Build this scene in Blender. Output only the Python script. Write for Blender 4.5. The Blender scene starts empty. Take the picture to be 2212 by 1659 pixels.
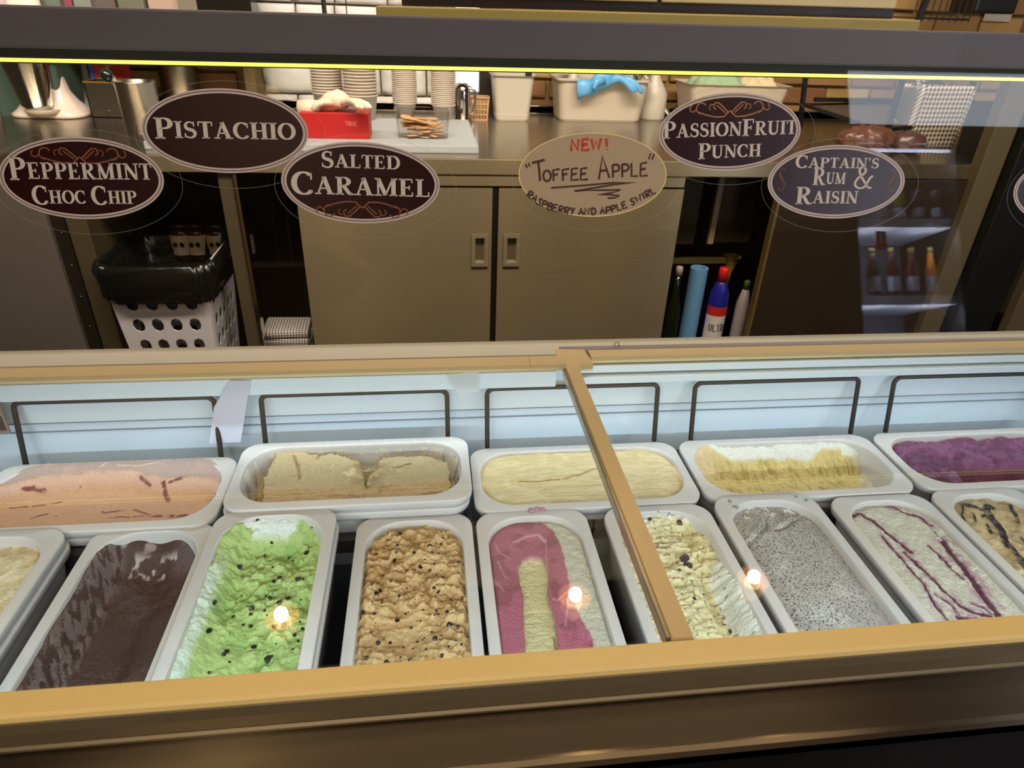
import bpy, bmesh, math, random
import numpy as np
from mathutils import Vector, Matrix
PI = math.pi
random.seed(7)
SC = bpy.context.scene
COL = SC.collection

# ------------------------------------------------------------------ camera
IW, IH = 2212, 1659
FPX, PITCH, YAW, ROLL = 1439.2, .5173, .1354, .0396
EYE = np.array([0., 0., 1.52])
def _axes():
    p, yaw, r = PITCH, YAW, ROLL
    F = np.array([math.sin(yaw)*math.cos(p), math.cos(yaw)*math.cos(p), -math.sin(p)])
    R0 = np.array([math.cos(yaw), -math.sin(yaw), 0]); U0 = np.cross(R0, F)
    return R0*math.cos(r)+U0*math.sin(r), -R0*math.sin(r)+U0*math.cos(r), F
AR, AU, AF = _axes()
def ray(x, y): return AF + AR*(x-IW/2)/FPX - AU*(y-IH/2)/FPX
def PY(x, y, Y): d = ray(x, y); return EYE + d*Y/d[1]          # where a sight line meets the plane Y
def PZ(x, y, Z): d = ray(x, y); return EYE + d*(Z-EYE[2])/d[2]  # ... the plane Z
TILT = math.radians(16)                       # the guard glass leans back
GP0 = np.array([0, 1.0195, 1.0125]); GN = np.array([0, math.cos(TILT), -math.sin(TILT)])
def PG(x, y): d = ray(x, y); return EYE + d*((GP0-EYE)@GN)/(d@GN)      # ... the guard glass
def MR(x, y, Y): g = PG(x, y); d = ray(x, y); r = d-2*(d@GN)*GN; return g + r*(Y-g[1])/r[1]   # ... after mirroring in it
cd = bpy.data.cameras.new('camera'); cam = bpy.data.objects.new('camera', cd); COL.objects.link(cam)
cd.sensor_width = 36; cd.lens = 36*FPX/IW; cd.clip_start = .02; cd.clip_end = 60
M = Matrix([[AR[i], AU[i], -AF[i], EYE[i]] for i in range(3)]+[[0, 0, 0, 1]])
cam.matrix_world = M
SC.camera = cam
cd.dof.use_dof = True; cd.dof.focus_distance = .95; cd.dof.aperture_fstop = 10

# ------------------------------------------------------------------ world, lights, exposure
SC.view_settings.view_transform = 'Standard'; SC.view_settings.look = 'None'
SC.view_settings.gamma = 1; SC.view_settings.use_curve_mapping = False
SC.view_settings.exposure = 0.0
w = bpy.data.worlds.new('world'); SC.world = w; w.use_nodes = True
w.node_tree.nodes['Background'].inputs[0].default_value = (1, .86, .7, 1)
w.node_tree.nodes['Background'].inputs[1].default_value = .25
def area(name, loc, size, power, color, rot=(0, 0, 0)):
    l = bpy.data.lights.new(name, 'AREA'); l.shape = 'RECTANGLE'; l.size, l.size_y = size
    l.energy = power; l.color = color
    o = bpy.data.objects.new(name, l); COL.objects.link(o); o.location = loc; o.rotation_euler = rot
    return o
WARM = (1, .78, .52); COOL = (.72, .87, 1)
area('well_led_front', (.24, .409, .982), (2.3, .012), 3.3, COOL, (math.radians(76), 0, 0)).data.spread = math.radians(150)
area('well_led_rear', (.24, .925, .925), (2.3, .012), .9, COOL, (math.radians(-25), 0, 0))
area('ceiling_panel_worktop', (.2, .9, 3.3), (4.2, .35), 92, (1, .86, .70), (math.radians(52), 0, 0)).data.spread = math.radians(120)  # added fill light to brighten the worktop, no real fixture
area('fill_light_customer', (.2, -.6, 3.3), (3.2, .7), 26, (1, .80, .58))  # added fill light for the customer side, no real fixture
area('ceiling_panel_wall', (-.3, 1.1, 3.3), (3.0, .2), 34, (1, .93, .84), (math.radians(62), 0, 0)).data.spread = math.radians(110)  # added fill light to brighten the back wall

# ------------------------------------------------------------------ materials
def lin(c):
    c = np.array(c, float)/255
    return np.where(c <= .04045, c/12.92, ((c+.055)/1.055)**2.4)
def srgb(r, g, b): return tuple(lin((r, g, b)))+(1,)
MATS = {}
def mat(name, rgb, rough=.5, metal=0, noise=0, scale=40, bump=0, bscale=200, emit=0, trans=0, coat=0, sss=0, stretch=None, spec=.5, alpha=1):
    if name in MATS: return MATS[name]
    m = bpy.data.materials.new(name); m.use_nodes = True; nt = m.node_tree; b = nt.nodes['Principled BSDF']
    c = srgb(*rgb); b.inputs['Base Color'].default_value = c
    b.inputs['Roughness'].default_value = rough; b.inputs['Metallic'].default_value = metal
    b.inputs['Specular IOR Level'].default_value = spec
    b.inputs['Coat Weight'].default_value = coat; b.inputs['Transmission Weight'].default_value = trans
    b.inputs['Alpha'].default_value = alpha
    if sss: b.inputs['Subsurface Weight'].default_value = sss; b.inputs['Subsurface Radius'].default_value = (.006, .004, .003); b.inputs['Subsurface Scale'].default_value = 1
    if emit: b.inputs['Emission Color'].default_value = c; b.inputs['Emission Strength'].default_value = emit
    tc = nt.nodes.new('ShaderNodeTexCoord'); mp = nt.nodes.new('ShaderNodeMapping'); nt.links.new(tc.outputs['Object'], mp.inputs[0])
    if stretch: mp.inputs['Scale'].default_value = stretch
    if noise:
        n = nt.nodes.new('ShaderNodeTexNoise'); n.inputs['Scale'].default_value = scale; n.inputs['Detail'].default_value = 5
        nt.links.new(mp.outputs[0], n.inputs[0])
        r = nt.nodes.new('ShaderNodeMapRange'); r.inputs[3].default_value = 1-noise; r.inputs[4].default_value = 1+noise
        nt.links.new(n.outputs[0], r.inputs[0])
        x = nt.nodes.new('ShaderNodeVectorMath'); x.operation = 'SCALE'; x.inputs[0].default_value = c[:3]
        nt.links.new(r.outputs[0], x.inputs['Scale']); nt.links.new(x.outputs[0], b.inputs['Base Color'])
    if bump:
        n = nt.nodes.new('ShaderNodeTexNoise'); n.inputs['Scale'].default_value = bscale; n.inputs['Detail'].default_value = 4
        nt.links.new(mp.outputs[0], n.inputs[0])
        bp = nt.nodes.new('ShaderNodeBump'); bp.inputs['Strength'].default_value = bump; bp.inputs['Distance'].default_value = .002
        nt.links.new(n.outputs[0], bp.inputs['Height']); nt.links.new(bp.outputs[0], b.inputs['Normal'])
    MATS[name] = m; return m
def glass(name, tint=(1, 1, 1), f0=.04):
    m = bpy.data.materials.new(name); m.use_nodes = True; nt = m.node_tree; nt.nodes.clear()
    out = nt.nodes.new('ShaderNodeOutputMaterial'); mix = nt.nodes.new('ShaderNodeMixShader')
    tr = nt.nodes.new('ShaderNodeBsdfTransparent'); tr.inputs[0].default_value = tint+(1,)
    gl = nt.nodes.new('ShaderNodeBsdfGlossy'); gl.inputs['Roughness'].default_value = 0
    ge = nt.nodes.new('ShaderNodeNewGeometry'); dp = nt.nodes.new('ShaderNodeVectorMath'); dp.operation = 'DOT_PRODUCT'
    nt.links.new(ge.outputs['Incoming'], dp.inputs[0]); nt.links.new(ge.outputs['Normal'], dp.inputs[1])
    def mth(op, a, b=None):
        n = nt.nodes.new('ShaderNodeMath'); n.operation = op
        for i, v in enumerate((a, b)):
            if v is None: continue
            if isinstance(v, (int, float)): n.inputs[i].default_value = v
            else: nt.links.new(v, n.inputs[i])
        return n.outputs[0]
    c = mth('ABSOLUTE', dp.outputs['Value']); k = mth('POWER', mth('SUBTRACT', 1., c), 5.)
    f = mth('ADD', mth('MULTIPLY', k, 1-f0), f0)
    nt.links.new(f, mix.inputs[0]); nt.links.new(tr.outputs[0], mix.inputs[1]); nt.links.new(gl.outputs[0], mix.inputs[2])
    nt.links.new(mix.outputs[0], out.inputs[0]); return m
def brushed(name, rgb, rough, tangent, metal=.85):
    """sheet metal brushed in fine grooves: reflections smear along the tangent and stay sharp across it"""
    m = mat(name, rgb, rough, metal, noise=.08, scale=3, stretch=(1, 30, 30)); b = m.node_tree.nodes['Principled BSDF']; b.inputs['Anisotropic'].default_value = 1
    t = m.node_tree.nodes.new('ShaderNodeCombineXYZ')
    for k in range(3): t.inputs[k].default_value = tangent[k]
    m.node_tree.links.new(t.outputs[0], b.inputs['Tangent']); return m
G_GUARD = glass('guard_glass', (.97, .98, .96), .034)
G_LID = glass('lid_glass', (.97, .99, .985), .03)
G_CLEAR = glass('clear_plastic', (.97, .965, .95), .05)
MT = dict(
  tub=mat('tub_plastic', (204, 198, 192), .38, sss=.0, bump=.05, bscale=60),
  gold=mat('champagne_aluminium', (252, 222, 150), .42, .0, noise=.03, scale=8),
  gold2=mat('warm_profile', (216, 194, 148), .45, .2),
  pale=mat('pale_profile', (212, 206, 192), .45, .2),
  bronze=mat('bronze_profile', (128, 116, 92), .38, .4),
  white=mat('white_panel', (226, 238, 244), .45, noise=.03, scale=9),
  frost=mat('frosty_panel', (220, 234, 244), .6, noise=.05, scale=14, bump=.4, bscale=30),
  dark=mat('dark_rubber', (44, 42, 42), .5),
  navy=mat('well_floor', (40, 44, 56), .35, noise=.2, scale=6),
  grey=mat('canopy_grey', (92, 84, 86), .55),
  black=mat('black_plastic', (14, 13, 13), .45),
  blackish=mat('blackish_laminate', (34, 28, 22), .4),  # one even near-black colour
  steel=brushed('stainless_sheet', (136, 120, 94), .34, (0, 0, 1), .75),
  steeltop=brushed('stainless_top', (172, 162, 146), .17, (0, 1, 0), .95),
  bumper=brushed('brushed_bumper', (142, 126, 102), .30, (0, 1, 0), .9),
  chrome=mat('chrome', (205, 200, 192), .12, 1),
  satin=mat('satin_steel', (170, 160, 145), .3, 1),
  cream=mat('cream_plastic', (178, 164, 146), .4),
  white2=mat('white_plastic', (176, 166, 152), .4),
  brown=mat('dark_brown_laminate', (46, 36, 26), .3, noise=.1, scale=5),
  steelshaded=mat('shaded_steel', (104, 92, 70), .35, .5),  # steel colour darkened to paint in the light falling off under the counter
  khaki=mat('khaki_trim', (92, 80, 56), .45),
)

# ------------------------------------------------------------------ mesh helpers
def link(o): COL.objects.link(o); return o
def obj(name, me, m=None, parent=None, loc=(0, 0, 0), rot=(0, 0, 0), smooth=False):
    if isinstance(me, bmesh.types.BMesh):
        bm = me; me = bpy.data.meshes.new(name); bm.to_mesh(me); bm.free()
    if m is not None and len(me.materials) == 0: me.materials.append(m)
    o = bpy.data.objects.new(name, me); link(o); o.location = loc; o.rotation_euler = rot
    if parent: o.parent = parent
    if smooth:
        for p in me.polygons: p.use_smooth = True
    return o
def tag(o, label, cat, group=None, kind=None):
    o['label'] = label; o['category'] = cat
    if group: o['group'] = group
    if kind: o['kind'] = kind
    return o
def thing(name, label, cat, loc=(0, 0, 0), rz=0, group=None):
    o = bpy.data.objects.new(name, None); link(o); o.location = loc; o.rotation_euler = (0, 0, rz); o.empty_display_size = .05
    return tag(o, label, cat, group)
def struct(o): o['kind'] = 'structure'; return o
def copy_tree(o, parent=None):
    c = o.copy(); link(c)
    if parent: c.parent = parent
    for ch in o.children: copy_tree(ch, c)
    return c
def box(bm, x0, x1, y0, y1, z0, z1, bev=0, seg=2):
    r = bmesh.ops.create_cube(bm, size=1); vs = r['verts']
    for v in vs: v.co = Vector(((x0+x1)/2+v.co.x*(x1-x0), (y0+y1)/2+v.co.y*(y1-y0), (z0+z1)/2+v.co.z*(z1-z0)))
    if bev:
        es = list({e for v in vs for e in v.link_edges})
        bmesh.ops.bevel(bm, geom=es, offset=bev, segments=seg, affect='EDGES', profile=.6)
    return bm
def B(x0, x1, y0, y1, z0, z1, bev=0, seg=2): return box(bmesh.new(), x0, x1, y0, y1, z0, z1, bev, seg)
def tube(bm, pts, r, n=8, closed=False):
    pts = [Vector(p) for p in pts]; rings = []; N = len(pts); rr = r if hasattr(r, '__len__') else [r]*N
    up = None
    for i, p in enumerate(pts):
        a = pts[(i-1) % N] if (closed or i > 0) else p; b = pts[(i+1) % N] if (closed or i < N-1) else p
        t = (b-a).normalized()
        if up is None: up = t.orthogonal().normalized()
        else: up = (up - t*up.dot(t)).normalized()
        s = t.cross(up)
        rings.append([bm.verts.new(p+(up*math.cos(2*PI*k/n)+s*math.sin(2*PI*k/n))*rr[i]) for k in range(n)])
    for i in range(N if closed else N-1):
        A, C = rings[i], rings[(i+1) % N]
        for k in range(n): bm.faces.new((A[k], A[(k+1) % n], C[(k+1) % n], C[k]))
    if not closed: bm.faces.new(rings[0][::-1]); bm.faces.new(rings[-1])
    return bm
def lathe(bm, prof, n=24, c=(0, 0, 0), cap0=True, cap1=True, sx=1, sy=1):
    rings = [[bm.verts.new((c[0]+r*sx*math.cos(2*PI*k/n), c[1]+r*sy*math.sin(2*PI*k/n), c[2]+z)) for k in range(n)] for r, z in prof]
    for A, C in zip(rings, rings[1:]):
        for k in range(n): bm.faces.new((A[k], A[(k+1) % n], C[(k+1) % n], C[k]))
    if cap0: bm.faces.new(rings[0][::-1])
    if cap1: bm.faces.new(rings[-1])
    return bm
def extr(bm, prof, x0, x1):
    """profile of (y, z) points extruded along X"""
    a = [bm.verts.new((x0, y, z)) for y, z in prof]; b = [bm.verts.new((x1, y, z)) for y, z in prof]; n = len(prof)
    for i in range(n): bm.faces.new((a[i], a[(i+1) % n], b[(i+1) % n], b[i]))
    bm.faces.new(a[::-1]); bm.faces.new(b)
    bmesh.ops.recalc_face_normals(bm, faces=bm.faces); return bm
def rrect(hx, hy, R, n=8):
    R = min(R, hx, hy); P = []
    for cx, cy, a0 in ((hx-R, hy-R, 0), (-hx+R, hy-R, 90), (-hx+R, -hy+R, 180), (hx-R, -hy+R, 270)):
        for k in range(n+1):
            a = math.radians(a0+90*k/n); P.append((cx+R*math.cos(a), cy+R*math.sin(a)))
    return P
def loft(bm, loops, cap0=True, cap1=True, c=(0, 0, 0)):
    """loops of (hx, hy, R, z) rounded rectangles"""
    rings = [[bm.verts.new((c[0]+x, c[1]+y, c[2]+z)) for x, y in rrect(hx, hy, R)] for hx, hy, R, z in loops]
    n = len(rings[0])
    for A, C in zip(rings, rings[1:]):
        for k in range(n): bm.faces.new((A[k], A[(k+1) % n], C[(k+1) % n], C[k]))
    if cap0: bm.faces.new(rings[0][::-1])
    if cap1: bm.faces.new(rings[-1])
    return bm

# value noise for the ice cream surfaces
def vnoise(x, y, seed=0):
    xi = np.floor(x).astype(np.int64); yi = np.floor(y).astype(np.int64); xf = x-xi; yf = y-yi
    def h(a, b):
        n = (a*374761393 + b*668265263 + seed*974711) & 0x7fffffff
        n = ((n ^ (n >> 13))*1274126177) & 0x7fffffff
        return ((n ^ (n >> 16)) & 0xffff)/65535.
    u = xf*xf*(3-2*xf); v = yf*yf*(3-2*yf)
    return (h(xi, yi)*(1-u)+h(xi+1, yi)*u)*(1-v)+(h(xi, yi+1)*(1-u)+h(xi+1, yi+1)*u)*v
def fbm(x, y, f, oct=4, seed=0, gain=.5):
    s = 0; a = 1; t = 0
    for o in range(oct): s = s+a*vnoise(x*f+seed*17.3, y*f-seed*9.1, seed+o); t += a; a *= gain; f *= 2.03
    return s/t
def ridge(x, y, f, oct=3, seed=0): return 1-np.abs(2*fbm(x, y, f, oct, seed)-1)
def sm(a, b, x): t = np.clip((x-a)/(b-a), 0, 1); return t*t*(3-2*t)
def mixc(a, b, t): return a*(1-t[..., None])+b*t[..., None]
def seg_dist(X, Y, pts):
    d = np.full(X.shape, 1e9)
    for (x0, y0), (x1, y1) in zip(pts, pts[1:]):
        dx, dy = x1-x0, y1-y0; L = dx*dx+dy*dy+1e-12
        t = np.clip(((X-x0)*dx+(Y-y0)*dy)/L, 0, 1); d = np.minimum(d, np.hypot(X-x0-t*dx, Y-y0-t*dy))
    return d

# ------------------------------------------------------------------ room
WZ, YF, YW = 1.08, 2.27, 3.35          # worktop height, its front edge, the back wall
XL, XR, YB, ZC = -3.2, 4.4, -2.0, 3.4
def W_(x, y): return PZ(x, y, WZ)
mfloor = mat('dark_floor_tile', (58, 50, 44), .5, noise=.15, scale=5)
mwall = mat('dark_plaster', (92, 74, 56), .8, noise=.1, scale=4)
struct(obj('floor', B(XL, XR, YB, YW+.1, -.1, 0), mfloor))
struct(obj('ceiling', B(XL, XR, YB, YW+.1, ZC, ZC+.1), mat('dark_ceiling', (60, 50, 42), .8, noise=.1, scale=3)))
struct(obj('wall_left', B(XL-.1, XL, YB, YW+.1, 0, ZC), mwall))
struct(obj('wall_right', B(XR, XR+.1, YB, YW+.1, 0, ZC), mwall))
wb = struct(obj('wall_back', B(XL, XR, YW, YW+.1, 0, ZC), mat('mortar', (120, 100, 66), .9, noise=.15, scale=30, bump=.5, bscale=80)))
struct(obj('wall_front', B(XL, XR, YB-.1, YB, 0, ZC), mwall))
# bricks, each its own piece
bmats = [mat('brick_%s' % n, c, .85, noise=.2, scale=25, bump=.6, bscale=60) for n, c in
         (('ochre', (140, 104, 58)), ('tan', (126, 92, 52)), ('rust', (116, 76, 44)), ('sand', (150, 118, 70)))]
bmesh_b = []
for i in range(8):
    bm = B(-.108, .108, -.012, .012, -.034, .034, .006, 2)
    for v in bm.verts:
        if v.co.y < 0: v.co.y += random.uniform(-.004, .004)
    me = bpy.data.meshes.new('brick'); bm.to_mesh(me); bm.free(); me.materials.append(bmats[i % 4]); bmesh_b.append(me)
rock = mat('white_stone', (192, 186, 180), .9, noise=.12, scale=12, bump=.9, bscale=35)
xs0, xs1 = PY(556, 60, YW)[0], PY(1062, 180, YW)[0]
nb = 0
for r in range(13):
    z = 1.02+r*.082
    x = XL+.2+(r % 2)*.115
    while x < XR-.15:
        if not (xs0-.12 < x < xs1+.12) and x > PY(385, 160, YW)[0]-.15 and x < 3.7:
            o = bpy.data.objects.new('brick', random.choice(bmesh_b)); link(o); o.parent = wb
            o.location = (x, YW-.008+random.uniform(-.003, .002), z); nb += 1
        x += .23
# rough white stones, irregular courses
z = 1.02
while z < 2.0:
    hgt = random.uniform(.09, .15); x = xs0
    while x < xs1-.03:
        wd = min(random.uniform(.13, .26), xs1-x)
        bm = bmesh.new(); r = bmesh.ops.create_cube(bm, size=1); bmesh.ops.subdivide_edges(bm, edges=bm.edges, cuts=5, use_grid_fill=True)
        sd = random.random()*50
        for v in bm.verts:
            c = v.co; f = 1-(max(abs(c.x), abs(c.z))*2)**6*.5
            y = c.y*.05*(1 if c.y > 0 else f)
            n = math.sin(c.x*11+sd)*math.cos(c.z*9+sd*2)*.006+math.sin(c.x*23+c.z*17+sd*3)*.004
            v.co = Vector((c.x*(wd-.008), y+(n if c.y < 0 else 0), c.z*(hgt-.008)))
        o = obj('stone', bm, rock, wb, (x+wd/2, YW-.01, z+hgt/2), smooth=True)
        x += wd
    z += hgt
# a dark upright strip at the end of the stone and a frosted bright panel
bp = PY(1035, 150, YW-.06); bq = PY(1062, 150, YW-.06)
struct(obj('trim_1', B(bp[0], bq[0]+.02, YW-.09, YW-.03, WZ, 2.2), MT['blackish']))

# ------------------------------------------------------------------ serving cabinet
CX0, CX1 = -1.35, 1.95
cab = thing('scooping_freezer', 'long champagne framed scooping freezer with two glass lids over the ice cream tubs', 'freezer', (.3, .7, 0))
def part(name, bm, m, parent=cab, smooth=False, label=None):
    o = obj(name, bm, m, parent, smooth=smooth)
    if parent is cab: o.location = -Vector(cab.location)
    if label: o['label'] = label
    return o
part('front_ledge', extr(bmesh.new(), [(.397, 1.012), (.3755, 1.012), (.3725, 1.0105), (.371, 1.007), (.371, .99), (.397, .99)], CX0, CX1), MT['gold'])
part('ledge_face', extr(bmesh.new(), [(.371, 1.0066), (.3695, 1.006), (.3665, .998), (.3655, .986), (.366, .9835), (.3635, .982), (.3635, .9795), (.367, .978), (.385, .978), (.385, 1.004)], CX0, CX1), MT['bronze'], label='dark bronze front face of the ledge')
part('front_panel', B(CX0, CX1, .33, .372, .06, .955), MT['black'])
part('steel_bumper', extr(bmesh.new(), [(.40, .966), (.326, .966), (.3215, .9645), (.319, .960), (.319, .950), (.33, .945), (.40, .945)], CX0, CX1), MT['bumper'], label='brushed stainless shelf along the front')
part('plinth', B(CX0+.05, CX1-.05, .42, 1.0, 0, .06), MT['black'])
part('front_lining', B(CX0, CX1, .385, .40, .66, .99), MT['white'])
part('well_floor', B(CX0, CX1, .372, 1.0, .60, .66), MT['navy'])
wp = part('back_lining', B(CX0, CX1, .985, 1.0, .66, .99), MT['frost'], label='frosty white inner wall behind the tubs')
# horizontal seams of the lining: separate overlapping sheets, each a little proud
part('lining_sheet', B(CX0, CX1, .981, .9852, .908, .96, .0008), MT['white'])
part('lining_sheet', B(CX0, CX1, .9835, .9852, .66, .9068, .0008), MT['frost'])
for z_ in (.9070, .8905): part('seam', B(CX0, CX1, .9795, .985, z_, z_+.0009), mat('seam_grey', (150, 160, 168), .6))
part('lining_lip', B(CX0, .205, .958, .985, .962, .992, .002), MT['white'])
part('lining_lip', B(.245, CX1, .962, .985, .9625, .976, .0015), MT['white'])
part('lining_lip', B(.245, CX1, .968, .985, .981, .994, .0015), MT['white'])
part('lining_lip', B(.245, CX1, .974, .985, .975, .982), MT['satin'])
part('rear_panel', B(CX0, CX1, 1.0, 1.04, .06, 1.0), MT['gold2'])
part('end_panel', B(CX0-.04, CX0, .33, 1.04, .06, 1.012), MT['gold2']); part('end_panel', B(CX1, CX1+.04, .33, 1.04, .06, 1.012), MT['gold2'])
part('rear_rail', extr(bmesh.new(), [(.980, 1.0125), (1.034, 1.0125), (1.034, .99), (.980, .99)], CX0, .215), MT['pale'], label='pale grey rear rail, left half')
part('rear_rail', extr(bmesh.new(), [(.966, .99), (.966, 1.0085), (.969, 1.0085), (.969, 1.005), (.973, 1.005), (.973, 1.010), (.9765, 1.010), (.9765, 1.006), (.980, 1.006), (.980, .99)], CX0, .215), MT['gold2'], label='grooved lid track')
part('lid_frame', extr(bmesh.new(), [(.932, 1.019), (.962, 1.019), (.962, 1.008), (.932, 1.008)], CX0, .155), MT['gold2'], label='champagne bar along the rear of the left lid')
part('lid_frame', extr(bmesh.new(), [(.932, 1.019), (.962, 1.019), (.962, 1.008), (.932, 1.008)], .1555, .215), MT['gold2'])
part('rear_rail', extr(bmesh.new(), [(1.008, 1.0125), (1.034, 1.0125), (1.034, .99), (1.008, .99)], .215, CX1), MT['pale'], label='pale grey rear rail, right half')
part('rear_rail', extr(bmesh.new(), [(.996, .99), (.996, 1.003), (1.008, 1.003), (1.008, .99)], .215, CX1), MT['bronze'])
part('lid_frame', extr(bmesh.new(), [(.972, 1.010), (.997, 1.010), (.997, .998), (.972, .998)], .265, CX1), MT['gold2'], label='champagne bar along the rear of the right lid')
# the T shaped divider between the lids
bm = bmesh.new()
prof = [(.2135, .3985), (.2355, .3985), (.2355, .925), (.242, .942), (.262, .944), (.262, .955), (.2595, .974), (.258, .996), (.205, 1.0), (.206, .972), (.2135, .925)]
a = [bm.verts.new((x, y, 1.0128)) for x, y in prof]; b = [bm.verts.new((x, y, 1.000)) for x, y in prof]
bm.faces.new(a); bm.faces.new(b[::-1])
for i in range(len(prof)): bm.faces.new((a[i], b[i], b[(i+1) % len(prof)], a[(i+1) % len(prof)]))
bmesh.ops.recalc_face_normals(bm, faces=bm.faces)
bmesh.ops.bevel(bm, geom=[e for e in bm.edges if abs(e.verts[0].co.z-1.0128) < 1e-5 and abs(e.verts[1].co.z-1.0128) < 1e-5], offset=.0012, segments=2, affect='EDGES')
part('lid_divider', bm, MT['gold2'])
part('divider_seal', B(.2085, .2138, .40, .93, .999, 1.0125, .001), MT['satin'], label='pale aluminium strip beside the divider')
part('lid_glass', B(CX0+.01, .210, .396, .934, 1.0125, 1.0165), G_LID)
part('lid_glass', B(.235, CX1-.01, .396, .975, 1.003, 1.007), G_LID)
part('led_housing', B(CX0+.05, CX1-.05, .397, .402, .978, .990), MT['satin'])
# support bars of the tub rack
for y in (.768, .945): part('rack_bar', B(CX0, CX1, y-.008, y+.008, .80, .826, .002), MT['dark'])
for x in (-.684, -.3145, .0527, .4225, .7923, 1.16): part('rack_bar', B(x-.004, x+.004, .40, .96, .79, .805), MT['dark'])
# a little spring clip on the right rail
q = PZ(1332, 748, 1.013); part('clip', tube(bmesh.new(), [(q[0]+.004*math.cos(a), q[1]-.0, q[2]+.003+.005*math.sin(a)) for a in np.linspace(-1.2, 3.6, 12)], .0009, 6), MT['satin'])

# glass guard leaning back, with lit beam
gd = thing('glass_guard', 'clear glass guard leaning back, with dark grey top beam and yellow light strip', 'glass guard', (.3, 1.0195, 1.0125))
gd.rotation_euler = (-TILT, 0, 0); GM = Matrix.Translation(gd.location) @ Matrix.Rotation(-TILT, 4, 'X')
def gp(name, bm, m, label=None, world=True):
    o = obj(name, bm, m, gd)
    if world: o.matrix_parent_inverse = GM.inverted(); o.location = (.2, 0, 0); o.rotation_euler = (0, -.0078, 0)
    if label: o['label'] = label
    return o
gp('pane', B(CX0-.3, CX1-.3, .0006, .0066, 0, .485), G_GUARD, world=False)
gp('top_beam', B(CX0-.3, CX1, 1.128, 1.146, 1.4485, 1.502, .003), MT['grey'], 'dark grey beam')
gp('inner_beam', B(CX0-.27, CX1-.03, 1.156, 1.215, 1.4335, 1.488, .002), mat('canopy_dark', (64, 60, 50), .6))
gp('strip_shield', B(CX0-.27, CX1-.03, 1.1568, 1.20, 1.4268, 1.4282), MATS['canopy_dark'])  # added plate that keeps the strip's glow out of the lid reflections
gp('light_strip', B(CX0-.27, CX1-.03, 1.1565, 1.166, 1.4284, 1.4333), mat('led_strip', (255, 240, 100), .4, emit=1.5), 'glowing yellow strip')
for x in (CX0+.02, CX1-.02): gp('post', B(x-.012-.3, x+.012-.3, .010, .030, .0, .44), MT['satin'], world=False)

# black wire hoops in front of the lining
hoops = [(-.652, -.352, .9555, 'behind the pink tub'), (-.279, .0225, .9555, 'behind the coffee brown tub'), (.090, .389, .9560, 'behind the smooth cream tub'),
         (.457, .765, .9560, 'behind the scooped out vanilla tub'), (.835, 1.14, .9560, 'behind the purple tub')]
for x0, x1, zt, where in hoops:
    R = .012; pts = [(x0, -.022, -.105)]
    for k in range(6): a = PI-k/5*PI/2; pts.append((x0+R+R*math.cos(a), 0, -R+R*math.sin(a)))
    for k in range(6): a = PI/2-k/5*PI/2; pts.append((x1-R+R*math.cos(a), 0, -R+R*math.sin(a)))
    pts.append((x1, -.022, -.105)); cx = (x0+x1)/2
    bm = tube(bmesh.new(), [(p[0]-cx, p[1], p[2]+.11) for p in pts], .0042, 10)
    o = obj('wire_hoop', bm, MT['dark'], None, (cx, .968, zt-.11), smooth=True)
    tag(o, 'black coated wire hoop standing against the white wall ' + where, 'wire hoop', 'wire hoops along the back of the well')

# ------------------------------------------------------------------ tubs
RZ = .853
def tub_mesh():
    bm = bmesh.new()
    loft(bm, [(.066, .160, .045, -.118), (.069, .163, .045, -.114), (.0775, .173, .036, -.022), (.0785, .174, .034, -.0135), (.0818, .1785, .031, -.0135), (.0832, .1800, .030, -.012),
              (.0838, .1806, .029, -.003), (.0832, .1802, .029, -.0008), (.0822, .1792, .030, 0), (.0712, .1688, .050, 0), (.0702, .1678, .052, .0006), (.0694, .1668, .053, .0003), (.0686, .1660, .054, -.002),
              (.0681, .1654, .0545, -.006), (.0615, .156, .052, -.106), (.057, .152, .05, -.112)], True, True)
    me = bpy.data.meshes.new('tub'); bm.to_mesh(me); bm.free(); me.materials.append(MT['tub'])
    for p in me.polygons: p.use_smooth = len(p.vertices) == 4
    return me
TUBM = tub_mesh()
def tub(cx, cy, z, back, label, group=None):
    o = bpy.data.objects.new('ice_cream_tub', TUBM); link(o); o.location = (cx, cy, z)
    if back: o.rotation_euler = (0, 0, PI/2)
    return tag(o, label, 'tub', group)
def ice_mat(name, rough, bump, scale, spec=.4):
    m = bpy.data.materials.new('ice_cream_'+name); m.use_nodes = True; nt = m.node_tree; b = nt.nodes['Principled BSDF']
    at = nt.nodes.new('ShaderNodeAttribute'); at.attribute_name = 'Col'
    tc = nt.nodes.new('ShaderNodeTexCoord'); n = nt.nodes.new('ShaderNodeTexNoise'); n.inputs['Scale'].default_value = scale; n.inputs['Detail'].default_value = 6
    nt.links.new(tc.outputs['Object'], n.inputs[0])
    r = nt.nodes.new('ShaderNodeMapRange'); r.inputs[3].default_value = .80; r.inputs[4].default_value = 1.16; nt.links.new(n.outputs[0], r.inputs[0])
    x = nt.nodes.new('ShaderNodeVectorMath'); x.operation = 'SCALE'; nt.links.new(at.outputs['Color'], x.inputs[0]); nt.links.new(r.outputs[0], x.inputs['Scale'])
    nt.links.new(x.outputs[0], b.inputs['Base Color'])
    bp = nt.nodes.new('ShaderNodeBump'); bp.inputs['Strength'].default_value = min(1, bump*1.5); bp.inputs['Distance'].default_value = .0028
    nt.links.new(n.outputs[0], bp.inputs['Height']); nt.links.new(bp.outputs[0], b.inputs['Normal'])
    b.inputs['Roughness'].default_value = rough; b.inputs['Specular IOR Level'].default_value = spec
    return m
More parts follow.
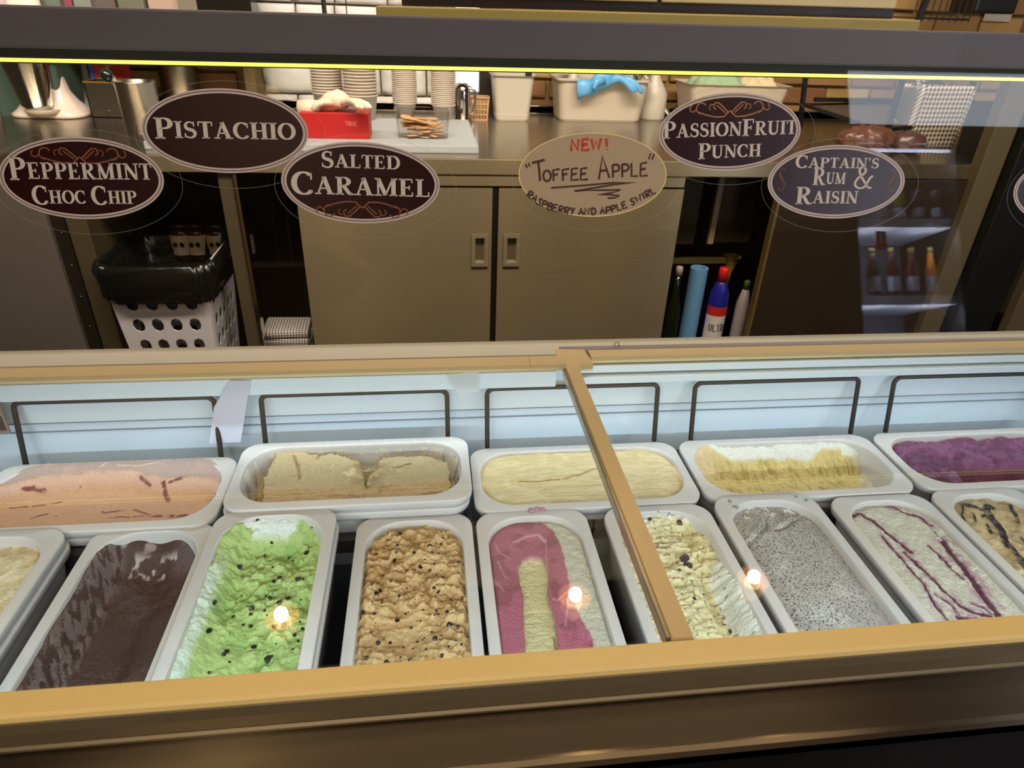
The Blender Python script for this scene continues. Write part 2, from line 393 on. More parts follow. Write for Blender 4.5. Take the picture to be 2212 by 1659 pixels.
def worley(x, y, cell, seed, r0, r1, p=1.):
    """1 inside scattered round specks"""
    out = np.zeros(x.shape); xi = np.floor(x/cell).astype(np.int64); yi = np.floor(y/cell).astype(np.int64)
    def h(a, b, k):
        n = (a*374761393+b*668265263+(seed+k)*974711) & 0x7fffffff; n = ((n ^ (n >> 13))*1274126177) & 0x7fffffff
        return ((n ^ (n >> 16)) & 0xffff)/65535.
    for i in (-1, 0, 1):
        for j in (-1, 0, 1):
            a, b = xi+i, yi+j; px = (a+h(a, b, 1))*cell; py = (b+h(a, b, 2))*cell; r = (r0+(r1-r0)*h(a, b, 3)**2)*(h(a, b, 4) < p); an = h(a, b, 5)*3.14; e = 1+.9*h(a, b, 6)
            dx, dy = x-px, y-py; u = dx*np.cos(an)+dy*np.sin(an); v = (-dx*np.sin(an)+dy*np.cos(an))*e
            out = np.maximum(out, 1-sm(.7, 1.15, np.hypot(u, v)/np.maximum(r, 1e-5)))
    return out
class Surf: pass
def ice_cream(name, cx, cy, rz, back, fn, label, rough=.5, bump=.5, scale=260, nu=110, nv=230, over=0):
    hx, hy, R = .0683, .1656, .0545
    if back: hx, hy, nu, nv = hy, hx, nv, nu
    u, v = np.meshgrid(np.linspace(-1, 1, nu), np.linspace(-1, 1, nv), indexing='xy')
    rho = np.maximum(np.maximum(np.abs(u), np.abs(v)), 1e-9)
    a, b = np.abs(u)/rho*hx, np.abs(v)/rho*hy
    s = np.ones_like(a); ex, ey = hx-R, hy-R
    # intersection with the corner circle
    A = a*a+b*b; Bq = a*ex+b*ey; Cq = ex*ex+ey*ey-R*R; disc = np.maximum(Bq*Bq-A*Cq, 0)
    sc = (Bq+np.sqrt(disc))/A; corner = (a*sc > ex-1e-9) & (b*sc > ey-1e-9) & (sc < 1)
    s = np.where(corner, sc, 1.)
    X = u*hx*s; Y = v*hy*s
    q = Surf(); q.X, q.Y, q.x, q.y, q.u, q.v, q.rho = X+cx, Y+cy, X, Y, X/hx, Y/hy, rho
    if over: q.Y = q.Y+over*sm(.35, 1, q.v)
    Z, C = fn(q)
    k = (1+.0008/.067) - np.clip(-Z, 0, .1)*(.05/.067)
    kx = k if not back else 1+.0008/.16-np.clip(-Z, 0, .1)*(.05/.16); ky = 1+.0008/.16-np.clip(-Z, 0, .1)*(.05/.16) if not back else k
    Z = np.minimum(Z, np.where(rho > .985, -.0015, 1)) if name != 'heap' else Z
    if over:
        t = sm(.35, 1, q.v); Y = Y+over*t; Z = Z+.0055*sm(.5, .9, q.v)
    co = np.stack([X*kx, Y*ky, Z], -1).reshape(-1, 3)
    idx = np.arange(nu*nv).reshape(nv, nu)
    f = np.stack([idx[:-1, :-1], idx[:-1, 1:], idx[1:, 1:], idx[1:, :-1]], -1).reshape(-1, 4)
    me = bpy.data.meshes.new('ice_cream')
    me.vertices.add(len(co)); me.vertices.foreach_set('co', co.ravel().astype(np.float32))
    me.loops.add(f.size); me.loops.foreach_set('vertex_index', f.ravel().astype(np.int32))
    me.polygons.add(len(f)); me.polygons.foreach_set('loop_start', np.arange(0, f.size, 4, dtype=np.int32)); me.polygons.foreach_set('loop_total', np.full(len(f), 4, np.int32))
    me.update(calc_edges=True); me.polygons.foreach_set('use_smooth', np.ones(len(f), bool))
    c = np.clip(C, 0, 255)/255; c = np.where(c <= .04045, c/12.92, ((c+.055)/1.055)**2.4).reshape(-1, 3)
    att = me.color_attributes.new('Col', 'FLOAT_COLOR', 'POINT'); att.data.foreach_set('color', np.concatenate([c, np.ones((len(c), 1))], 1).astype(np.float32).ravel())
    me.materials.append(ice_mat(label.split()[0]+str(int(cx*100)), rough, bump, scale))
    o = bpy.data.objects.new('ice_cream', me); link(o); o.location = (cx, cy, rz)
    tag(o, label, 'ice cream')
    o_h = (co.reshape(nv, nu, 3), cx, cy, rz)
    return o, o_h
def V3(*c): return np.array(c, float)
def flat(q, c): return np.ones(q.X.shape+(3,))*V3(*c)
def TP(zx, zy, s, ox, oy, z=RZ-.006):
    p = PZ(ox+zx/s, oy+zy/s, z); return (p[0], p[1])
def tpl(pts, s, ox, oy, z=RZ-.006): return [TP(a, b, s, ox, oy, z) for a, b in pts]
def inpoly(X, Y, poly):
    r = np.zeros(X.shape, bool); n = len(poly)
    for i in range(n):
        (x0, y0), (x1, y1) = poly[i], poly[(i+1) % n]
        if y0 == y1: continue
        c = ((y0 > Y) != (y1 > Y)) & (X < (x1-x0)*(Y-y0)/(y1-y0)+x0); r ^= c
    return r
def soft(X, Y, poly, wd, amp=0, f=120, seed=0):
    """1 inside the polygon, falling to 0 over wd outside, edge made ragged"""
    if amp: X = X+(fbm(X, Y, f, 3, seed)-.5)*amp; Y = Y+(fbm(X, Y, f, 3, seed+9)-.5)*amp
    i = inpoly(X, Y, poly); d = seg_dist(X, Y, poly+[poly[0]]); sd = np.where(i, -d, d)
    return 1-sm(-wd/2, wd/2, sd)

# ---- flavours (q.u, q.v run -1..1 across the tub, q.X q.Y are world metres)
def f_caramel(q):
    s = q.X+.012*np.sin(q.Y*40); n = fbm(q.X, q.Y, 45, 4, 3); r = ridge(s, q.Y*.4, 60, 3, 4)
    Z = -.010+.006*(n-.5)+.005*(r-.6)-.006*sm(.75, 1, q.rho)
    C = mixc(flat(q, (222, 204, 160)), V3(240, 228, 190), sm(.6, .95, r)); C = mixc(C, V3(176, 130, 76), sm(.86, .99, q.rho)*sm(.35, .6, n)*.8)
    return Z, C
def f_choc(q):
    n = fbm(q.X, q.Y, 60, 5, 11); st = fbm((q.X+.35*q.Y)*5, q.Y*1.3, 70, 3, 12)
    left = 1-sm(-.98, -.52, q.u-.10*(q.v < -.3)*0); bk = sm(.70, 1, q.v)
    Z = -.044+.038*left**1.3+.034*bk**1.3+.004*(n-.5)-.010*np.exp(-((q.u-.05)/.3)**2)+.004*np.sin(q.v*9+n*3)*.4
    C = mixc(flat(q, (76, 54, 47)), V3(92, 72, 70), sm(.45, .75, fbm(q.X, q.Y, 18, 3, 14))); C = mixc(C, V3(96, 62, 42), sm(.3, -.9, q.v)*.0+sm(-.55, -.9, q.v)*.6)
    smear = sm(.44, .56, st)*np.exp(-((q.u+.76+.05*q.v)/.18)**2)*(1-.0*bk)
    C = mixc(C, V3(150, 138, 134), np.clip(smear*1.2, 0, .62))
    C = mixc(C, V3(196, 184, 180), sm(.55, .62, fbm(q.X, q.Y, 90, 3, 16))*sm(.68, .78, q.v)*(1-sm(.86, .93, q.v))*(q.u < .45)*(q.u > -.45)*.9)
    C = mixc(C, V3(190, 178, 172), sm(.60, .68, fbm(q.X, q.Y, 55, 3, 18))*sm(.86, .95, q.v)*.7)
    return Z, C
def f_mint(q):
    n = fbm(q.X, q.Y, 42, 5, 21); r = ridge(q.X, q.Y, 55, 4, 22)
    left = 1-sm(-1, -.52+.22*q.v*(q.v > 0), q.u); bk = sm(.72, 1, q.v)
    rad = sm(.15, .75, fbm(q.X, q.Y, 22, 2, 24))
    Z = -.033+.026*left**1.2+.026*bk+.018*(n-.5)*(.35+.65*rad)+.010*(r-.7)*rad*(1-left)+.008*(fbm(q.X,q.Y,170,4,29)-.5)*(.4+.6*rad)-.008*np.exp(-((q.u+.05)/.35)**2)*sm(.3, -.3, q.v)
    cr = np.hypot(q.x-.012, (q.y+.105)); Z = Z+.010*np.exp(-((cr-.028)/.008)**2)*(q.y > -.15)*.6+.006*np.exp(-(cr/.02)**2)
    C = mixc(flat(q, (154, 180, 102)), V3(178, 202, 126), sm(.45, .75, r)); C = mixc(C, V3(140, 176, 96), sm(.55, .3, n)*.6)
    C = mixc(C, V3(214, 226, 216), sm(.55, .85, left+.25*(fbm(q.X*2.5, q.Y, 50, 3, 26)-.5))*sm(.75, .35, q.v)*.85)
    C = mixc(C, V3(226, 232, 226), sm(.5, .58, fbm(q.X, q.Y, 30, 3, 27)+.35*np.exp(-((q.u-.02)/.45)**2)-.12)*sm(.80, .90, q.v))
    return Z, C
def f_tan(q):
    wx = q.X+.010*(fbm(q.X, q.Y, 25, 2, 31)-.5); r = ridge(wx, q.Y*1.5, 48, 4, 32); n = fbm(q.X, q.Y, 55, 5, 33)
    bowl = np.hypot(q.x+.008, (q.y+.03)*.8)
    rough = sm(.018, .045, bowl)
    Z = -.006+(.016*(n-.5)+.012*(r-.72))*(.25+.75*rough)+.011*(fbm(q.X, q.Y, 150, 4, 38)-.5)*(.3+.7*rough)-.009*np.exp(-(bowl/.035)**2)+.008*sm(-.45, -.95, q.v)*(n)
    Z = Z-.008*sm(.88, 1, q.rho)+.006*(np.abs(q.u) > 0)*sm(.8, .9, n)
    C = mixc(flat(q, (186, 150, 98)), V3(208, 176, 124), sm(.6, .9, r)); C = mixc(C, V3(170, 130, 82), sm(.5, .25, n)*.8)
    C = mixc(C, V3(226, 200, 150), sm(-.45, -.8, q.v)*sm(.5, .7, r))
    return Z, C
Z6 = (2.865, 640, 1080)
def f_berry(q):
    pink = tpl([(1150, 300), (1190, 190), (1290, 125), (1400, 118), (1510, 135), (1590, 190), (1640, 290), (1665, 400), (1690, 520), (1715, 620), (1760, 740), (1830, 850), (1835, 1000), (1900, 1400), (1000, 1400), (1000, 400)], *Z6)
    mid = tpl([(1375, 400), (1400, 350), (1460, 328), (1530, 350), (1560, 430), (1560, 560), (1600, 700), (1625, 850), (1640, 1000), (1660, 1300), (1430, 1300), (1420, 900), (1410, 700), (1410, 560), (1385, 480)], *Z6)
    hot = tpl([(1590, 765), (1700, 790), (1830, 850), (1830, 1000), (1850, 1200), (1640, 1200), (1625, 880)], *Z6)
    n = fbm(q.X, q.Y, 160, 4, 41); r = ridge(q.X*.7, q.Y*2.2, 90, 3, 42)
    P = soft(q.X, q.Y, pink, .003, .003, 150, 43); Mi = soft(q.X, q.Y, mid, .002, .005, 160, 44); H = soft(q.X, q.Y, hot, .0015, .004, 170, 45)
    C = mixc(flat(q, (206, 200, 178)), V3(158, 88, 100), P); C = mixc(C, V3(196, 116, 136), P*sm(.62, .72, ridge(q.X, q.Y, 26, 2, 46))*.55)
    C = mixc(C, V3(190, 108, 128), H*.9); C = mixc(C, V3(216, 208, 158), Mi)
    for pl, wd in (([(1235, 270), (1260, 330), (1320, 355)], 4), ([(1215, 480), (1240, 520), (1290, 560)], 4), ([(1250, 380), (1270, 440), (1300, 480)], 4), ([(1545, 240), (1550, 380), (1560, 430)], 4), ([(1590, 590), (1620, 610), (1690, 560), (1700, 470)], 5), ([(1690, 560), (1670, 760)], 4), ([(1350, 260), (1430, 215), (1500, 215), (1540, 250)], 10)):
        d = seg_dist(q.X+(n-.5)*.004, q.Y, tpl(pl, *Z6)); C = mixc(C, V3(222, 170, 178), .75*(1-sm(.0003*wd/4, .0013*wd/4, d)))
    Z = -.006+.0015*(n-.5)-.015*Mi*sm(-.1, 1, 1-q.v)**.5+.003*(r-.6)*Mi+.002*(1-P)*(n-.5)-.006*H-.004*sm(.93, 1, q.rho)
    Z = Z-.006*soft(q.X, q.Y, tpl([(1330, 300), (1430, 210), (1540, 250), (1590, 500), (1720, 800), (1650, 1300), (1300, 1300), (1300, 600)], *Z6), .02)
    return Z, C
def f_cookie(q):
    n = fbm(q.X, q.Y, 45, 5, 51); r = ridge(q.X*.7, q.Y*1.7, 50, 4, 52); right = sm(.25, .95, q.u+.25*(fbm(q.X, q.Y, 20, 2, 54)-.5)-.25*(q.v > .5)*0)*sm(.75, .2, q.v)
    Z = -.020-.016*sm(.2, .5, q.u)*sm(.6, .1, q.v)+.030*sm(.62, 1.0, q.u)*sm(.6, .1, q.v)+.012*(n-.5)+.012*(r-.7)+.004*(fbm(q.X,q.Y,180,3,58)-.5)+.014*sm(.8, 1, q.v)+.012*sm(-.6, -1, q.u)
    C = mixc(flat(q, (214, 202, 148)), V3(230, 218, 172), sm(.55, .85, r)); C = mixc(C, V3(190, 176, 118), sm(.45, .25, n)*.7)
    C = mixc(C, V3(222, 224, 214), np.clip(sm(.45, .75, right), 0, 1)*(.8+.2*n)); C = mixc(C, V3(222, 226, 222), sm(.86, .93, q.v)*sm(.42, .55, fbm(q.X, q.Y, 40, 3, 55)))
    C = mixc(C, V3(120, 100, 70), sm(.71, .76, fbm(q.X, q.Y, 190, 2, 57))*.6)
    return Z, C
Z7 = (3.95, 1272, 1040)
def f_seed(q):
    n = fbm(q.X, q.Y, 35, 4, 61); fine = fbm(q.X, q.Y, 330, 2, 62); dome = 1-sm(.55, 1.0, q.rho)
    Z = -.012+.012*dome+.003*(n-.5)
    for pl, wd in (([(1340, 540), (1440, 490), (1510, 400), (1515, 320)], .004), ([(1590, 450), (1660, 430), (1740, 350)], .003), ([(1690, 245), (1730, 280), (1765, 330)], .003)):
        d = seg_dist(q.X, q.Y, tpl(pl, *Z7)); Z = Z-.005*np.exp(-(d/wd)**2)
    d = seg_dist(q.X, q.Y, tpl([(1380, 490), (1440, 430), (1480, 350)], *Z7)); Z = Z+.004*np.exp(-(d/.008)**2)
    d = seg_dist(q.X, q.Y, tpl([(1620, 400), (1690, 370), (1720, 300)], *Z7)); Z = Z+.004*np.exp(-(d/.006)**2)
    C = mixc(flat(q, (184, 177, 168)), V3(206, 200, 192), sm(.5, .8, n)); sp = vnoise(q.X*420+8*vnoise(q.X*90, q.Y*90, 3), q.Y*300, 65)
    C = mixc(C, V3(80, 76, 76), np.maximum(worley(q.X, q.Y, .0042, 5, .0008, .0017, .85), .8*worley(q.X, q.Y, .0031, 9, .0005, .0010, .7))*.88); C = mixc(C, V3(232, 228, 222), sm(.70, .8, fine)*.5)
    C = mixc(C, V3(240, 236, 228), sm(.66, .72, fbm(q.X, q.Y, 140, 2, 66))*sm(.65, .85, q.v))
    return Z, C
Z8 = (3.95, 1692, 1040)
def f_ripple(q):
    n = fbm(q.X, q.Y, 140, 4, 71); Z = -.006+.0025*(fbm(q.X, q.Y, 260, 3, 72)-.5)+.004*(fbm(q.X, q.Y, 20, 3, 73)-.5)-.003*sm(.93, 1, q.rho)
    C = mixc(flat(q, (206, 202, 180)), V3(222, 218, 200), sm(.45, .7, n)); D = np.zeros(q.X.shape); L = np.zeros(q.X.shape)
    xx = q.X+(n-.5)*.005; yy = q.Y+(fbm(q.X, q.Y, 120, 3, 75)-.5)*.005
    for pl, wd in (([(560, 270), (590, 380), (690, 520), (790, 640), (900, 760), (1020, 950), (1150, 1100), (1250, 1240)], 13), ([(535, 290), (550, 225), (610, 190), (720, 168), (850, 182), (920, 208)], 26), ([(560, 250), (600, 280), (650, 268), (760, 330), (900, 450), (1000, 530), (1095, 605)], 22),
                   ([(850, 470), (950, 590), (1080, 740), (1200, 880), (1300, 1060), (1440, 1220)], 14), ([(1040, 610), (1200, 760), (1350, 900), (1500, 1050), (1620, 1110), (1780, 1150)], 20), ([(900, 200), (1070, 285), (1150, 300), (1260, 385)], 18),
                   ([(1235, 540), (1330, 630), (1450, 760), (1535, 835)], 13), ([(1370, 520), (1440, 630), (1560, 770), (1660, 900), (1740, 1020), (1830, 1120), (1860, 1190)], 36), ([(1500, 1160), (1700, 1190), (1880, 1200)], 34), ([(1600, 1030), (1700, 1060), (1790, 1130)], 12), ([(1260, 400), (1390, 520)], 7), ([(1300, 960), (1420, 1040), (1500, 1130)], 9)):
        d = seg_dist(xx, yy, tpl(pl, *Z8)); k = wd/3.95/1620*1.35; D = np.maximum(D, 1-sm(k*.35, k*.8, d)); L = np.maximum(L, 1-sm(k*.6, k*3.2, d))
    C = mixc(C, V3(176, 134, 152), L*sm(.35, .65, fbm(q.X, q.Y, 160, 3, 77))*.8); C = mixc(C, V3(84, 34, 54), D*(.75+.25*n))
    return Z-.002*D, C
def f_fudge(q):
    n = fbm(q.X, q.Y, 60, 4, 81); Z = -.007+.010*(n-.5)+.006*(ridge(q.X, q.Y, 30, 3, 82)-.7)-.004*sm(.9, 1, q.rho)
    C = mixc(flat(q, (182, 158, 116)), V3(206, 184, 142), sm(.45, .7, n)); D = np.zeros(q.X.shape); xx = q.X+(n-.5)*.012; yy = q.Y+(fbm(q.X, q.Y, 70, 3, 85)-.5)*.012
    for pl, wd in (([(1540, 195), (1600, 225), (1700, 240), (1770, 215)], 60), ([(1535, 200), (1525, 300), (1560, 380), (1650, 495)], 22), ([(1740, 270), (1800, 330), (1870, 420), (1900, 520), (1980, 600), (2045, 700), (2140, 800)], 70), ([(1930, 190), (1960, 260), (2000, 360)], 36), ([(1750, 370), (1780, 450)], 30), ([(1630, 280), (1650, 350)], 24), ([(1700, 300), (1760, 230)], 30), ([(2030, 480), (2080, 560)], 20), ([(1400, 190), (1490, 130), (1640, 100), (1800, 110)], 16)):
        d = seg_dist(xx, yy, tpl(pl, *Z8)); k = wd/3.95/1620; D = np.maximum(D, 1-sm(k*.35, k*.65, d))
    D2 = D*sm(.30, .42, fbm(q.X, q.Y, 170, 3, 88)); C = mixc(C, V3(104, 84, 60), D*.7); C = mixc(C, V3(44, 36, 46), D2)
    return Z+.002*D, C
Z1 = (3.95, 0, 760)
def f_peach(q):
    top = [(0, 1180), (300, 1112), (690, 1078), (760, 1062), (1180, 1062), (1300, 1090), (1430, 1112), (1700, 1092), (1850, 1120), (1905, 1175), (2100, 1100), (2100, 700), (-900, 800), (-900, 1300)]
    n = fbm(q.X, q.Y, 60, 4, 91); P = soft(q.X, q.Y, tpl(top, *Z1), .004, .006, 60, 92); fine = ridge(q.X*.3, q.Y*2, 90, 3, 93)
    ed = seg_dist(q.X, q.Y, tpl(top[:10], *Z1)); v2 = (q.Y-(.774+.016))/.12
    Z = np.where(True, -.004, 0)+(1-P)*(-.022+.020*sm(.55, 0., np.clip(ed/.05, 0, 1)))+.004*(n-.5)*(1-P)+.0012*(fine-.6)*P+.0025*np.exp(-(ed/.004)**2)
    C = mixc(flat(q, (204, 156, 116)), V3(216, 176, 152), sm(.022, .004, ed)*(1-P)); C = mixc(C, V3(176, 150, 138), P); C = mixc(C, V3(190, 160, 148), P*sm(.5, .8, n)*.8)
    xx = q.X+(n-.5)*.006
    for pl, wd in (([(200, 1165), (280, 1148), (370, 1155)], 22), ([(60, 1262), (250, 1250), (500, 1215)], 14), ([(220, 1355), (390, 1315)], 10), ([(400, 1345), (540, 1300)], 10), ([(840, 1290), (860, 1305), (1130, 1280), (1250, 1320)], 11), ([(1250, 1330), (1500, 1335), (1700, 1305), (1780, 1270), (1835, 1205)], 26), ([(1200, 1085), (1280, 1130)], 16), ([(1385, 1120), (1420, 1210)], 22), ([(1440, 1125), (1580, 1100)], 14), ([(600, 1150), (680, 1115)], 9), ([(900, 1350), (1250, 1330)], 8)):
        d = seg_dist(xx, q.Y, tpl(pl, *Z1)); k = wd/3.95/1500; D = 1-sm(k*.4, k*1.1, d); C = mixc(C, V3(112, 56, 46), D*sm(.30, .5, fbm(q.X, q.Y, 170, 3, 95))*.9)
    for pl in ([(430, 1010), (640, 970), (820, 930)], [(1020, 1020), (1200, 1025), (1370, 990)], [(1380, 935), (1540, 915)], [(860, 1040), (930, 1000)]):
        d = seg_dist(q.X, q.Y, tpl(pl, *Z1)); C = mixc(C, V3(226, 198, 182), .8*(1-sm(.0005, .0015, d))); Z = Z+.0015*np.exp(-(d/.0015)**2)
    return Z, C
Z2 = (3.814, 480, 760)
def f_coffee(q):
    zt = RZ+.03-.012
    s1 = tpl([(440, 800), (640, 785), (720, 850), (900, 850), (1130, 900), (1175, 980), (1190, 1180), (1100, 1230), (330, 1260), (335, 1050), (430, 880)], *Z2, zt)
    s2 = tpl([(1200, 975), (1330, 885), (1450, 862), (1700, 870), (1865, 915), (1885, 1120), (1860, 1160), (1560, 1200), (1140, 1240), (1180, 1080)], *Z2, zt)
    s3 = tpl([(300, 1000), (430, 880), (450, 1250), (260, 1260), (255, 1100)], *Z2, zt)
    n = fbm(q.X, q.Y, 70, 5, 101); A = soft(q.X, q.Y, s1, .003, .007, 90, 102); Bm = soft(q.X, q.Y, s2, .003, .007, 90, 103); E3 = soft(q.X, q.Y, s3, .006, .006, 90, 107); S = np.maximum(A, Bm)
    st = fbm(q.X*.6, q.Y*2.5, 110, 3, 104)
    Z = -.050+.040*S+.022*E3*(1-S)+.006*(n-.5)+.0025*(st-.5)*S-.012*np.exp(-((q.X-(q.X.mean()+.022))/.020)**2)*S*(q.v < .4)
    for pl in ([(590, 865), (625, 950), (640, 1055)], [(1420, 960), (1545, 925)], [(780, 890), (800, 860)]):
        d = seg_dist(q.X, q.Y, tpl(pl, *Z2, zt)); Z = Z-.006*np.exp(-(d/.0018)**2)
    wall = sm(.86, .97, q.rho)
    C = mixc(flat(q, (128, 104, 58)), V3(214, 204, 186), sm(.45, .75, wall*.9+.35*(fbm(q.X, q.Y, 60, 3, 105)-.5))); Z = Z+.045*sm(.93, 1, q.rho)*(1-S)*sm(.45, .6, n)
    C = mixc(C, V3(172, 136, 74), E3*(1-S)*.9); C = mixc(C, V3(186, 164, 118), A); C = mixc(C, V3(180, 160, 116), Bm); C = mixc(C, V3(206, 168, 116), S*sm(-.05, -.6, q.v)*.75)
    C = mixc(C, V3(138, 106, 56), S*sm(.66, .74, ridge(q.X, q.Y, 40, 3, 106))*sm(.35, .6, n)*.5*np.exp(-((q.X-(q.X.mean()+.022))/.035)**2)); C = mixc(C, V3(226, 210, 162), S*sm(.72, .8, n)*.6)
    return Z, C
Z3 = (3.95, 1000, 720)
def f_smooth(q):
    st = ridge(q.X*.18+.02*fbm(q.X, q.Y, 12, 2, 111), q.Y, 120, 3, 112); n = fbm(q.X, q.Y, 50, 4, 113)
    d = seg_dist(q.X, q.Y, tpl([(480, 1265), (620, 1270), (750, 1255), (880, 1245), (1000, 1210), (1090, 1170), (1190, 1150)], *Z3))
    Z = -.004+.0018*(st-.6)+.002*(n-.5)-.004*np.exp(-(d/.0022)**2)-.003*sm(.94, 1, q.rho)*sm(.3, .6, n)
    d2 = seg_dist(q.X, q.Y, tpl([(830, 1250), (900, 1235), (960, 1240)], *Z3)); Z = Z+.003*np.exp(-(d2/.002)**2)
    C = mixc(flat(q, (212, 190, 138)), V3(232, 212, 166), sm(.72, .95, st)*.7); C = mixc(C, V3(190, 160, 96), .7*np.exp(-(d/.0016)**2)); C = mixc(C, V3(190, 164, 104), sm(.95, .99, q.rho)*sm(.45, .6, n)*.6)
    return Z, C
Z4 = (2.865, 1440, 720)
def f_vanilla(q):
    n = fbm(q.X, q.Y, 50, 5, 121); fb = ridge(q.X*1.6+q.Y*.6, q.Y*.7-q.X*.3, 90, 4, 122); back = sm(.25, 1.0, q.v+.18*(n-.5))
    left = sm(-.55, -.95, q.u)
    Z = -.048+.040*back**.9+.020*left+.006*(n-.5)+.005*(fb-.7)
    C = mixc(flat(q, (192, 166, 96)), V3(214, 190, 124), sm(.55, .85, fb)); C = mixc(C, V3(166, 138, 68), sm(.5, .3, fb)*.7)
    wt = sm(.60, .72, q.v+.12*(fbm(q.X, q.Y, 35, 3, 124)-.5)-.25*sm(-.45, -.8, q.u)-.15*sm(.3, .6, q.u)*(q.u < .75)); C = mixc(C, V3(224, 222, 212), wt*.95)
    C = mixc(C, V3(226, 196, 156), left*sm(.1, .5, q.v)*(1-wt)*.9); rt = sm(.80, .97, q.u+.2*(n-.5)); C = mixc(C, V3(216, 212, 196), rt*.7)
    return Z, C
def f_purple(q):
    n = fbm(q.X, q.Y, 45, 5, 131); r = ridge(q.X*.8, q.Y, 45, 4, 132); fr = sm(-.1, -.45, q.v)*sm(-.55, -.35, q.u)
    Z = -.010+.012*(n-.5)+.012*(r-.7)+.004*(fbm(q.X,q.Y,150,3,138)-.5)-.022*fr-.006*sm(.9, 1, q.rho)
    C = mixc(flat(q, (112, 58, 96)), V3(132, 76, 114), sm(.5, .8, r)); C = mixc(C, V3(82, 36, 58), sm(.62, .74, ridge(q.X, q.Y*1.3, 26, 3, 133))*sm(.4, .6, n)*.5); C = mixc(C, V3(118, 52, 78), fr*.8)
    C = mixc(C, V3(196, 156, 172), sm(.92, .97, q.v)*sm(.48, .58, n)); C = mixc(C, V3(120, 60, 70), sm(.80, .9, q.v)*(1-sm(.92, .97, q.v))*.7)
    return Z, C

FY, BY = .775-.181, .774+.0835
#      cx     cy    rim   stacked
FRONT = [(-.5955, FY+.006, RZ+.006, 1, 'cream and caramel', f_caramel, 'cream coloured ice cream with caramel brown edges, cut off by the left edge', dict(rough=.35)),
         (-.397, FY+.009, RZ, 0, 'dark chocolate', f_choc, 'dark chocolate ice cream scooped into a long trough, smeared pale along its left wall', dict(rough=.42, bump=.6)),
         (-.2255, FY+.000, RZ+.026, 1, 'green chocolate chip', f_mint, 'light green ice cream with dark chocolate chips', dict(bump=.5)),
         (-.0325, FY+.003, RZ, 0, 'tan chocolate chip', f_tan, 'lumpy tan ice cream full of small dark chips', dict(bump=.6)),
         (.1405, FY, RZ, 0, 'raspberry and cream', f_berry, 'raspberry pink and pale cream ice cream with a scooped yellow channel', dict(bump=.8, scale=380, rough=.4)),
         (.3335, FY-.004, RZ+.001, 0, 'pale yellow cookie', f_cookie, 'pale yellow ice cream with a few dark cookie pieces, under the lid divider', dict(bump=.5)),
         (.5110, FY+.006, RZ+.003, 0, 'grey speckled', f_seed, 'grey ice cream densely speckled with tiny black seeds', dict(bump=.8, scale=420, nu=190, nv=400)),
         (.7000, FY-.005, RZ, 0, 'cream with purple ripples', f_ripple, 'cream white ice cream with dark purple syrup ripples', dict(bump=.6, scale=420, rough=.38)),
         (.8760, FY-.001, RZ, 0, 'tan with black fudge', f_fudge, 'tan ice cream with thick black fudge swirls, in the rightmost front tub', dict(bump=.5, rough=.38))]
BACK = [(-.5000, BY, RZ+.004, 1, 'pink and peach', f_peach, 'pale pink and peach ice cream with dark red streaks, cut to a step', dict(bump=.4, scale=320, over=.010)),
        (-.1265, BY-.003, RZ+.030, 1, 'coffee brown', f_coffee, 'two thick slabs of coffee brown ice cream standing in a deep tub', dict(bump=.5)),
        (.2385, BY-.000, RZ, 0, 'smooth cream', f_smooth, 'full tub of smooth buttery cream ice cream with one crease', dict(bump=.35)),
        (.6065, BY, RZ, 0, 'scooped out vanilla', f_vanilla, 'golden vanilla ice cream scraped out low below white tub walls', dict(bump=.6)),
        (.9760, BY, RZ, 0, 'purple berry', f_purple, 'deep purple berry ice cream in the back row tub cut off by the right edge', dict(bump=.6))]
SURF = {}
for row, back in ((FRONT, 0), (BACK, 1)):
    for i, (cx, cy, rz, stacked, nm, fn, lab, kw) in enumerate(row):
        where = 'in the back row' if back else 'in the front row'
        tub(cx, cy, rz, back, 'white plastic tub holding the %s ice cream %s' % (nm, where), 'white tubs in the well')
        if stacked: tub(cx+(.002 if not back else -.003), cy+.001, rz-.0165, back, 'lower white tub nested beneath the %s tub' % nm, 'white tubs in the well')
        SURF[nm] = ice_cream(nm, cx, cy, rz, back, fn, lab, **kw)
def on_surf(nm, x, y):
    g, cx, cy, rz = SURF[nm][1]; d = (g[..., 0]-(x-cx))**2+(g[..., 1]-(y-cy))**2; k = np.unravel_index(np.argmin(d), d.shape)
    return Vector((g[k][0], g[k][1], g[k][2]))
def chunk(s, sd, flat_=.6):
    rnd = random.Random(sd); bm = bmesh.new(); bmesh.ops.create_icosphere(bm, subdivisions=1, radius=1)
    for v in bm.verts: f = rnd.uniform(.7, 1.15); v.co = Vector((v.co.x*s*f*rnd.uniform(.9, 1.2), v.co.y*s*f, v.co.z*s*flat_*f))
    me = bpy.data.meshes.new('chocolate_chip'); bm.to_mesh(me); bm.free(); return me
chipm = mat('chocolate_chip', (34, 26, 28), .3)
def sprinkle(nm, spots, names='chocolate_chip', size=.0026, m=chipm):
    par = SURF[nm][0]; mm = [chunk(size*(1+.28*(i % 4-1.3)), i+3) for i in range(6)]
    for me in mm: me.materials.append(m)
    for i, (x, y) in enumerate(spots):
        o = bpy.data.objects.new(names, mm[i % 6]); link(o); o.parent = par
        p = on_surf(nm, x, y); o.location = p+Vector((0, 0, size*.35)); o.rotation_euler = (random.uniform(-.5, .5), random.uniform(-.5, .5), random.uniform(0, 6))
Z5 = (2.865, 0, 1080)
